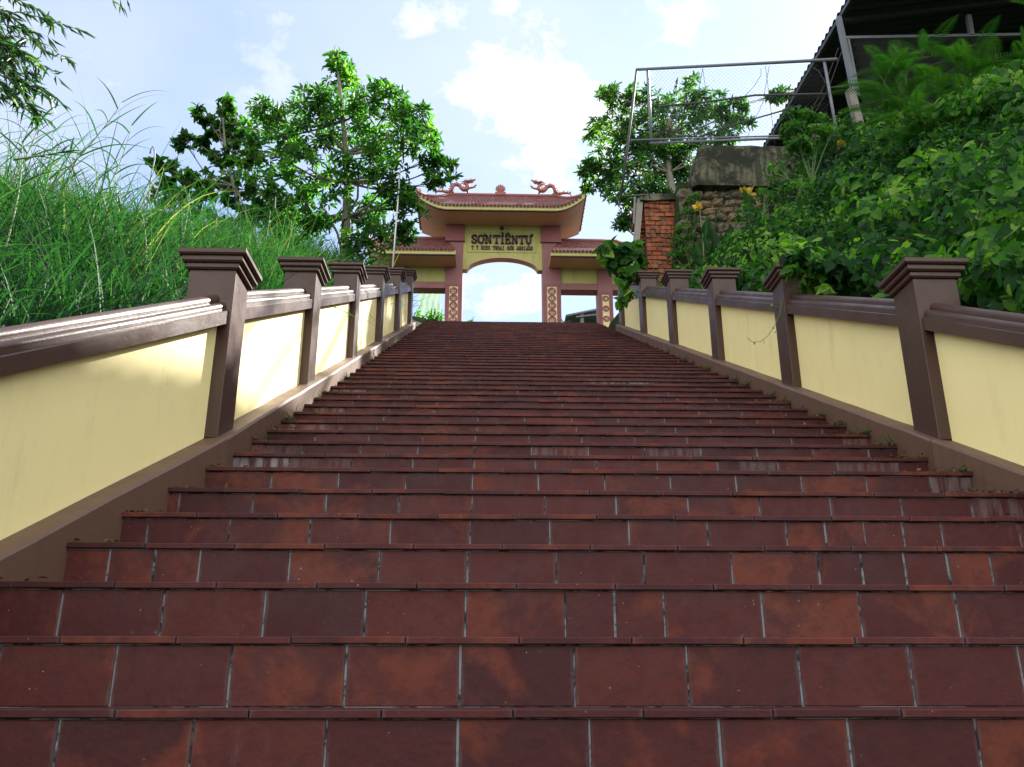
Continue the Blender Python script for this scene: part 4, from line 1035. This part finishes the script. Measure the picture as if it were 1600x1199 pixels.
def stonewall():
    Ys = 12.9; t = thing('stone_wall', 'rough dry-laid stone retaining wall of tan and grey boulders under the concrete block', 'wall', P(1150, 430, Ys))
    a = P(1062, 292, Ys); b = P(1270, 292, Ys); zb_ = P(1150, 450, Ys).z - .3
    m = MB(); m.box(a.x, b.x + 1.5, Ys + .08, Ys + .9, zb_, a.z - .02); m.build('wall_core', M_moss, t)
    m = MB(); z = a.z - .02; 
    import itertools
    while z > zb_:
        h = random.uniform(.12, .21); x = a.x + random.uniform(-.08, .05)
        while x < b.x + .6:
            wd = random.uniform(.15, .40); zj = random.uniform(-.035, .035); cx_, cz = x + wd / 2, z - h / 2 + zj; rx_, rz_ = wd * random.uniform(.46, .54), h * random.uniform(.44, .56); sd_ = random.random() * 99
            sub = 12; vs = []; fs = []
            for i in range(sub + 1):
                for j in range(sub + 1):
                    u, v = i / sub * 2 - 1, j / sub * 2 - 1
                    su = u; sv = v
                    k_ = 1 - .30 * (u * u * v * v)
                    nz = mnoise.noise(Vector((u * 1.3 + sd_, v * 1.3, 0)))
                    an_ = math.atan2(v, u); rr = 1 + .30 * mnoise.noise(Vector((math.cos(an_) * 1.1 + sd_, math.sin(an_) * 1.1, 1)))
                    dep = max(0, 1 - max(abs(u), abs(v)) ** 5) 
                    vs.append((cx_ + su * rx_ * k_ * rr, Ys + .09 - dep * (.085 + .06 * nz + .035 * mnoise.noise(Vector((u * 4 + sd_, v * 4, 5)))), cz + sv * rz_ * k_ * rr))
            for i in range(sub):
                for j in range(sub): q = i * (sub + 1) + j; fs.append((q, q + sub + 1, q + sub + 2, q + 1))
            m.add(vs, fs); x += wd
        z -= h
    m.build('stones', M_stone, t, smooth=True)
    t2 = MB(); Yc_ = 12.8; pl = [(1082, 292), (1079, 284), (1081, 272), (1088, 262), (1087, 252), (1092, 243), (1090, 236), (1093, 229)]
    pl = [(P(a_, b_, Yc_).x, P(a_, b_, Yc_).z) for a_, b_ in pl]; q = P(1225, 229, Yc_); q2 = P(1222, 291, Yc_)
    nn = 24; V = []
    top = [(pl[-1][0] + (q.x + .9 - pl[-1][0]) * i / nn, q.z + .02 * mnoise.noise(Vector((i * .5, 7, 0)))) for i in range(nn + 1)]
    bot = [(pl[0][0] + (q2.x + .9 - pl[0][0]) * i / nn, q2.z + .02 * mnoise.noise(Vector((i * .5, 3, 0)))) for i in range(nn + 1)]
    t2.prism(pl + top[1:] + bot[::-1][:-1], Yc_, Yc_ + .8)
    tag(t2.build('concrete_block', M_moss), 'stained grey concrete foundation block with a broken left edge on top of the stone wall', 'concrete block')
stonewall()

# ------------------------------------------------------------------ mesh frame on top
def frame():
    Yf = 12.75; t = thing('mesh_fence_frame', 'open steel tube frame with sagging chain-link mesh above the concrete block', 'fence', P(985, 225, Yf))
    q = lambda a, b, d=0: P(a, b, Yf - 2.1 * (a - 1000) / 300)
    m = MB()
    m.tube([q(995, 109), q(1308, 93, .3)], .026, 8); m.tube([q(1016, 224), q(1308, 213, .3)], .022, 8); m.tube([q(1012, 110), q(1018, 224)], .026, 8); m.tube([q(1288, 96, .28), q(1308, 213, .3)], .024, 8)
    m.tube([q(985, 219), q(1308, 210, .3)], .012, 6)
    m.build('outer_tubes', M_galv, t, smooth=True)
    m = MB(); m.tube([q(995, 108), q(984, 200), q(970, 308)], .022, 8); m.tube([q(970, 307), q(1010, 305)], .018, 6); m.build('leaning_tube', M_rust, t, smooth=True)
    m = MB(); m.tube([q(1033, 166), q(1100, 160), q(1180, 149, .2), q(1287, 147, .3)], .016, 6); m.tube([q(1087, 216), q(1150, 194), q(1248, 166, .25)], .012, 6); m.build('middle_tubes', M_rust, t, smooth=True)
    m = MB()
    A_, B_, C_, D_ = q(1014, 112), q(1288, 99, .28), q(1306, 212, .3), q(1018, 222)
    wv = .0014; n = 40
    def bil(u, v): return A_.lerp(B_, u).lerp(D_.lerp(C_, u), v) + Vector((0, .05 * math.sin(u * 5) * math.sin(v * 3.1), 0))
    asp = (B_ - A_).length / (D_ - A_).length; stp = 1 / n
    i = -n / asp
    while i < n:
        for sg in (0, 1):
            pts = []
            for k in range(13):
                v = k / 12; u = i * stp + v / asp
                if 0 <= u <= 1: pts.append(bil(u if not sg else 1 - u, v))
            if len(pts) > 1: m.tube(pts, wv, 3, False)
        i += 1
    m.build('chain_link', M_rust, t)
    m = MB()
    for a in ([(1098, 107), (1091, 145), (1082, 175)], [(1098, 107), (1104, 150), (1109, 215)], [(1196, 103), (1203, 160), (1211, 225)], [(1202, 103), (1192, 160), (1164, 222)], [(1189, 107), (1189, 118), (1178, 135), (1160, 155)],
              [(1262, 100), (1280, 112), (1290, 130)], [(1030, 170), (1031, 216)], [(1048, 172), (1050, 214)], [(1040, 218), (1100, 210), (1140, 195), (1160, 178)], [(1310, 75), (1290, 130), (1262, 185)], [(1316, 78), (1296, 135), (1266, 190)], [(1295, 138), (1330, 134), (1380, 122)]):
        m.tube([q(x, y, .1) for x, y in a], .004, 4, False)
    m.build('loose_wires', M_rust, t)
frame()

# ------------------------------------------------------------------ shed on the right
def corrug(mb, A_, B_, C_, D_, n, amp, th=.006, vert=True):
    """A-B top, D-C bottom; waves across A->B"""
    nu = n * 6; vs = []; nr = (B_ - A_).cross(D_ - A_).normalized()
    for i in range(nu + 1):
        u = i / nu; o = nr * amp * math.sin(u * n * 2 * math.pi); vs += [A_.lerp(B_, u) + o, D_.lerp(C_, u) + o, A_.lerp(B_, u) + o + nr * th, D_.lerp(C_, u) + o + nr * th]
    fs = []
    for i in range(nu):
        a, b = i * 4, i * 4 + 4; fs += [(a, b, b + 1, a + 1), (a + 2, a + 3, b + 3, b + 2)]
    mb.add(vs, fs)
def shed():
    X0 = 5.75; Zr = 10.75; ZF = 8.4
    t = thing('shed', 'dark open-sided shed with a corrugated iron roof and wire mesh front, upper right', 'shed', (7, 12.2, ZF))
    m = MB(); corrug(m, Vector((X0, 8.2, Zr - .35)), Vector((X0, 16.2, Zr + .12)), Vector((15, 16.2, Zr + 1.6)), Vector((15, 8.2, Zr + 1.2)), 46, .02)
    m.build('roof', M_dark, t)
    m = MB()
    for y in np.arange(8.4, 16.2, 1.1):
        f_ = (y - 8.2) / 8; za = Zr - .35 + .47 * f_ - .1; m.bar((X0 + .02, y, za), (15, y, Zr + 1.2 + .4 * f_ - .1), .07)
    m.bar((X0 + .03, 8.2, Zr - .45), (X0 + .03, 16.2, Zr + .02), .07); m.build('rafters', M_rust, t)
    m = MB(); m.prism([(X0 + .15, ZF - 1), (15, ZF - 1), (15, Zr + 1.5), (X0 + .15, Zr + .06)], 15.9, 16.0); m.box(14.9, 14.98, 8.2, 15.89, ZF - 1, Zr + 1.1); m.build('back_wall', M_dark, t)
    Yf = 11.2; q = lambda a, b, d=0: P(a, b, Yf + d)
    m = MB(); m.bar(q(1310, 28), q(1336, 150), .075); m.build('steel_post', M_galv, t)
    m = MB(); m.bar(q(1328, 142, -.02), q(1354, 240, -.02), .115); m.build('timber_stub', M_wood, t)
    m = MB(); m.bar(q(1325, 62), q(1342, 150), .04); m.bar(q(1320, 60), q(1660, 54), .05); m.bar(q(1513, 25), q(1518, 56), .07); m.build('front_rail', M_galv, t)
    m = MB(); m.tube([q(1398, 60, 1.2), q(1412, 150, 1.2)], .09, 8); m.build('inner_post', M_wood, t)
    m = MB()
    A_, B_, C_, D_ = q(1325, 60), q(1560, 56), q(1560, 180), q(1345, 180)
    i = -30
    while i < 62:
        for sg in (0, 1):
            pts = []
            for k in range(9):
                v = k / 8; u = i / 60 + v * .45
                if 0 <= u <= 1: uu = u if not sg else 1 - u; pts.append(A_.lerp(B_, uu).lerp(D_.lerp(C_, uu), v))
            if len(pts) > 1: m.tube(pts, .0022, 3, False)
        i += 1
    m.build('chain_link', M_rust, t)
    m = MB(); corrug(m, q(1327, 178, .3), q(1328, 240, .3), q(1460, 240, .3), q(1460, 176, .3), 8, .018); m.build('corrugated_panel', M_sheet, t)
    m = MB(); m.tube([q(1295, 138), q(1380, 122), q(1480, 95)], .01, 5); m.build('cable', M_rust, t)
shed()

# ------------------------------------------------------------------ right bank foliage
parts = []; cs = []
for i in range(250):
    x = 2.5 + random.uniform(0, 1) ** .9 * 3.9; y = random.uniform(3.2, 12.6); xx = x + flare(y)
    d0 = x - 2.42
    cs.append(((xx, y, gz(xx, y) + random.uniform(-.25, .30) * min(1, d0 + .4)), random.uniform(.16, .55) * min(1, .5 + d0)))
parts += mounds([c for i, c in enumerate(cs) if i % 3], 900, .085, 'heart', .38, True); parts += mounds([c for i, c in enumerate(cs) if i % 3 == 0], 1100, .06, 'oval', .5, True)
big = []
for i in range(34):
    x = 2.6 + random.random() * 2.6; y = random.uniform(3.2, 11.5); xx = x + flare(y); big.append(((xx, y, gz(xx, y) + random.uniform(.12, .42)), random.uniform(.18, .34)))
for i in range(85):
    x = 2.62 + random.random() * 1.6; y = random.uniform(1.2, 5.6); xx = x + flare(y); big.append(((xx, y, gz(xx, y) + random.uniform(.0, .25)), random.uniform(.2, .36)))
parts += mounds(big, 700, .092, 'heart', .62, True)
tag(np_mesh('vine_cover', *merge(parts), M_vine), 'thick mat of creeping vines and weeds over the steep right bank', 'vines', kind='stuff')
# thin grasses in the bank
n = 2000; X = rng.uniform(2.95, 6, n); Y = rng.uniform(3.5, 12.5, n); b = np.array([(x + flare(y), y, gz(x + flare(y), y) + .1) for x, y in zip(X, Y)])
d = rng.normal(size=(n, 3)) * .6; d[:, 2] = .9; d[:, 1] -= .3
tag(np_mesh('bank_grass', *blades(b, d, rng.uniform(.3, .75, n), .008, rng.uniform(.2, .8, n), 6), M_grass), 'thin arching grass blades growing through the vines on the right bank', 'grass', kind='stuff')

def leafy_bush(name, label, blobs, mat, leaf, shape, dens, cat='bush', base=None, asp=.8):
    c0 = Vector(blobs[0][0]); base = base or Vector((c0.x, c0.y, max(gz(c0.x, c0.y), c0.z - 1.1)))
    t = thing(name, label, cat, base); m = MB()
    ps = []
    for c, r in blobs:
        c = Vector(c); m.tube([base, base.lerp(c, .5) + Vector((0, .1 * r, .15 * r)), c], [.011, .008, .004], 5)
        for k in range(6):
            e = c + Vector(rng.normal(size=3)).normalized() * r * .9; m.tube([base.lerp(c, .8), e], [.007, .002], 4)
    m.build('stems', M_stem, t)
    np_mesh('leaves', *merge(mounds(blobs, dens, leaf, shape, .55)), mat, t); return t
# pinnate fronds of the feathery shrub
def feathery(label, tips, Y, base, seed):
    rs = np.random.default_rng(seed); t = thing('feathery_shrub', label, 'shrub', base); st = MB(); ps = []; ds = []; nr_ = []; ll = []; tn = []
    for (a, b, ln) in tips:
        p1 = P(a, b, Y + rs.uniform(-.5, .5)); p0 = p1 + Vector((rs.uniform(.0, .5), rs.uniform(-.1, .4), -ln * rs.uniform(.6, 1.)))
        st.tube([base, base.lerp(p0, .5) + Vector((0, 0, .1)), p0], [.02, .012, .006], 5)
        for fr in range(12):
            dirv = Vector((rs.uniform(-1, .7), rs.uniform(-1, .3), rs.uniform(-.1, .75))).normalized(); L_ = ln * rs.uniform(.55, 1.0); o = p0.lerp(p1, rs.uniform(.25, 1.))
            pts = [o + dirv * L_ * f_ + Vector((0, 0, -.35 * L_ * f_ * f_)) for f_ in np.linspace(0, 1, 9)]
            st.tube(pts, list(np.linspace(.004, .0015, 9)), 4, False)
            side = dirv.cross(Vector((0, 0, 1))).normalized(); tone = rs.uniform(.2, .95)
            for k in range(19):
                f_ = .12 + .88 * k / 18; j = min(7, int(f_ * 8)); p = pts[j].lerp(pts[j + 1], f_ * 8 - j); w_ = L_ * .15 * math.sin(math.pi * min(1, f_ * .9 + .12)) + .02
                for s_ in (1, -1):
                    ps.append(tuple(p)); ds.append(tuple(side * s_ + dirv * .55 - Vector((0, 0, .15)))); nr_.append((0.1 * s_, 0, 1)); ll.append(w_); tn.append(tone + rs.uniform(-.08, .08))
    st.build('stems', M_stem, t); ll = np.array(ll)
    np_mesh('fronds', *leaves(np.array(ps), np.array(ds), np.array(nr_), ll, np.minimum(.014, ll * .2), 'blade', np.clip(np.array(tn), 0, 1)), M_fern, t)
Yh = 8.2
tips = [(1440, 75, .75), (1480, 90, .7), (1520, 95, .7), (1410, 110, .8), (1380, 130, .75), (1450, 120, .8), (1500, 130, .7), (1550, 90, .6), (1590, 110, .6), (1370, 165, .6), (1420, 160, .7), (1540, 140, .6), (1600, 75, .6), (1390, 100, .6), (1465, 150, .6)]
feathery('feathery-leaved shrub spilling in front of the shed mesh, upper right', tips, Yh, Vector((5.6, 8.6, gz(5.6, 8.6))), 21)
feathery('feathery branch tip hanging in at the top right corner', [(1600, -20, .5), (1640, 0, .5)], 7.5, P(1720, -60, 7.5), 22)
B = lambda lst, Y, dy=.3: [pb(a, b, c, Y, dy) for a, b, c in lst]
leafy_bush('vine_covered_bush', 'broad rounded bush of mixed vine leaves below the feathery shrub at the right edge', B([(1560, 160, 55), (1500, 190, 50), (1590, 220, 55), (1540, 250, 50), (1450, 230, 45), (1480, 280, 45), (1600, 290, 50), (1420, 200, 35), (1590, 130, 40)], 8.0), M_vine, .085, 'heart', 1500)
leafy_bush('leafy_bush', 'bright green bush rising beside the yellow flower below the mesh frame', B([(1255, 185, 18), (1240, 205, 20), (1275, 210, 18), (1250, 230, 22), (1300, 205, 10), (1235, 180, 10), (1285, 185, 9)], 10.6, .15), M_fern, .08, 'oval', 5000)
leafy_bush('leafy_bush', 'wide mass of small leaves in the middle of the right bank', B([(1330, 290, 40), (1280, 310, 36), (1380, 270, 40), (1240, 300, 30), (1430, 300, 44), (1340, 340, 40), (1280, 360, 34), (1400, 350, 40), (1370, 230, 22), (1210, 270, 22), (1470, 340, 40), (1230, 340, 30)], 9.6, .4), M_vine, .065, 'oval', 1800)
leafy_bush('leafy_bush', 'dark leafy clump between the stone wall and the middle of the right bank', B([(1170, 340, 24), (1195, 310, 22), (1160, 380, 26), (1200, 370, 28), (1230, 395, 26), (1130, 400, 20), (1265, 270, 20)], 11.0, .3), M_vine, .07, 'heart', 1600)
leafy_bush('creeping_plant', 'small fern-like creeper climbing between the bricks and the stones', B([(1072, 335, 13), (1066, 360, 14), (1078, 318, 11), (1060, 380, 13), (1052, 400, 13), (1088, 308, 9), (1074, 395, 15), (1080, 375, 12), (1085, 350, 9)], 12.85, .06), M_fern, .055, 'oval', 4500, 'creeper')
leafy_bush('creeping_plant', 'round-leaved vine draped over the cap of the third wall post from the right edge', B([(1262, 412, 22), (1290, 420, 24), (1320, 425, 22), (1275, 435, 16), (1240, 405, 14), (1345, 435, 18), (1300, 440, 16), (1322, 448, 15), (1262, 448, 13), (1290, 458, 11), (1236, 425, 11)], 5.85, .12), M_vine, .085, 'heart', 6000, 'vine', Vector((2.75, 6.3, gz(2.75, 6.3) + .3)))
leafy_bush('creeping_plant', 'large-leaved vine hanging over the far end of the right wall in front of the gate', B([(955, 390, 14), (975, 395, 16), (990, 405, 16), (965, 415, 15), (985, 430, 16), (972, 445, 10), (995, 385, 10), (945, 400, 9), (980, 460, 10), (972, 475, 8)], 11.9, .12), M_vine, .16, 'heart', 1700, 'vine', Vector((2.75, 12.3, gz(2.75, 12.3) + .4)))
leafy_bush('leafy_bush', 'near bush of broad bright leaves at the right photo edge above the coping', B([(1590, 420, 20), (1610, 440, 30), (1600, 400, 22), (1575, 440, 14), (1620, 480, 26), (1590, 465, 12), (1570, 405, 10)], 4.6, .12), M_fern, .095, 'oval', 6500)
leafy_bush('leafy_bush', 'leafy clump at the foot of the yellow flowers above the third and fourth right posts', B([(1110, 425, 14), (1150, 420, 18), (1185, 425, 18), (1090, 432, 10), (1170, 445, 12), (1215, 420, 14)], 9.4, .2), M_vine, .07, 'heart', 2200)
# hanging tendril
m = MB(); t = thing('tendril', 'thin curling tendril with a few small leaves hanging in front of the right wall', 'vine', P(1215, 455, 6.0))
pt_ = [(1222, 470), (1218, 490), (1210, 510), (1200, 525), (1188, 534), (1176, 535), (1168, 528)]; pts = [P(a, b, 5.95) for a, b in pt_]; m.tube(pts, .0022, 4); m.build('stem', M_stem, t)
lp = np.array([tuple(P(a, b, 5.93)) for a, b in ((1210, 482), (1214, 484), (1208, 512), (1211, 518), (1193, 536), (1178, 535), (1205, 478))]); n = len(lp)
np_mesh('leaves', *leaves(lp, rng.normal(size=(n, 3)), rng.normal(size=(n, 3)) + np.array([0, -1, 0]), rng.uniform(.022, .038, n), rng.uniform(.02, .03, n), 'heart'), M_vine, t)

# canna lilies
def canna(label, px, py, pyb, Y, nl, seed, s_=1.):
    rs = np.random.default_rng(seed); top = P(px, py, Y); bot = P(px + 8, pyb, Y)
    t = thing('canna_lily', label, 'flower', bot, 'yellow canna lilies'); m = MB(); m.tube([bot, bot.lerp(top, .5) + Vector((.02, 0, 0)), top], [.018, .013, .008], 6); m.build('stem', M_stem, t)
    n = 9; dd = rs.normal(size=(n, 3)); dd[:, 2] = np.abs(dd[:, 2]) + .25
    pp = np.tile(np.array(top), (n, 1)) + rs.normal(size=(n, 3)) * .02 * s_
    np_mesh('petals', *leaves(pp, dd, rs.normal(size=(n, 3)), rs.uniform(.09, .13, n) * s_, rs.uniform(.07, .09, n) * s_, 'oval'), M_petal, t)
    if nl:
        ps = []; ds = []
        for i in range(nl):
            f_ = .05 + .75 * i / nl; ps.append(tuple(bot.lerp(top, f_))); a = rs.uniform(0, 6.28); ds.append((math.cos(a) * .45, math.sin(a) * .35, 1.))
        np_mesh('leaves', *leaves(np.array(ps), np.array(ds), rs.normal(size=(nl, 3)) * .3 + np.array([0, -1, .1]), rs.uniform(.4, .62, nl) * s_, rs.uniform(.14, .2, nl) * s_, 'oval', rs.uniform(.1, .5, nl)), M_vine, t)
canna('yellow canna flower lowest and left, above broad upright leaves in front of the stone wall', 1093, 326, 430, 12.2, 3, 31)
canna('largest yellow canna flower, in front of the stone wall below the concrete block', 1168, 303, 400, 11.8, 5, 32, 1.15)
canna('yellow canna flower highest and right, under the shed front', 1311, 230, 330, 11.0, 2, 33)
# broad canna leaves of the left plant
t = thing('broad_leaf_plant', 'clump of broad upright dark leaves and pale buds beside the lowest yellow flower', 'plant', P(1115, 440, 11.9))
ps = [P(a, b, 11.9) for a, b in ((1120, 400), (1125, 395), (1112, 405), (1108, 415), (1120, 425), (1100, 420), (1092, 405))]
ds = [(-.12, 0, 1), (.45, -.1, 1), (-.3, 0, 1), (.2, -.3, 1), (0, -.4, 1), (-.5, 0, .9), (-.2, -.2, 1)]
np_mesh('leaves', *leaves(np.array([tuple(p) for p in ps]), np.array(ds), np.tile(np.array([[.3, -1, .1]]), (7, 1)), np.array([.55, .5, .45, .4, .4, .35, .3]), np.array([.2, .17, .16, .15, .17, .13, .12]), 'oval', np.array([.2, .5, .3, .2, .1, .3, .5])), M_vine, t)
m = MB()
for a, b, c in ((1118, 395, 328), (1107, 400, 342), (1103, 405, 338)): m.tube([P(a, b, 11.95), P(a, (b + c) / 2, 11.95), P(a + 1, c, 11.95)], [.012, .010, .016], 6)
m.build('buds', M_fern, t)
# arching dry stalks over the bank
for (pp, lab) in (([(1178, 395), (1195, 365), (1215, 350), (1234, 347)], 'pale arching stalk in front of the stone wall'), ([(1480, 290), (1510, 285), (1540, 272), (1570, 282)], 'dry curling vine stalk on the right bank near the edge'), ([(1490, 330), (1500, 310), (1515, 285), (1530, 275)], 'upright dry vine stalk on the right bank')):
    Yv = 10.4 if pp[0][0] < 1300 else 7.0
    m = MB(); m.tube([P(a, b, Yv) for a, b in pp], .006, 5); tag(m.build('dry_stalk', M_twig), lab, 'stalk')
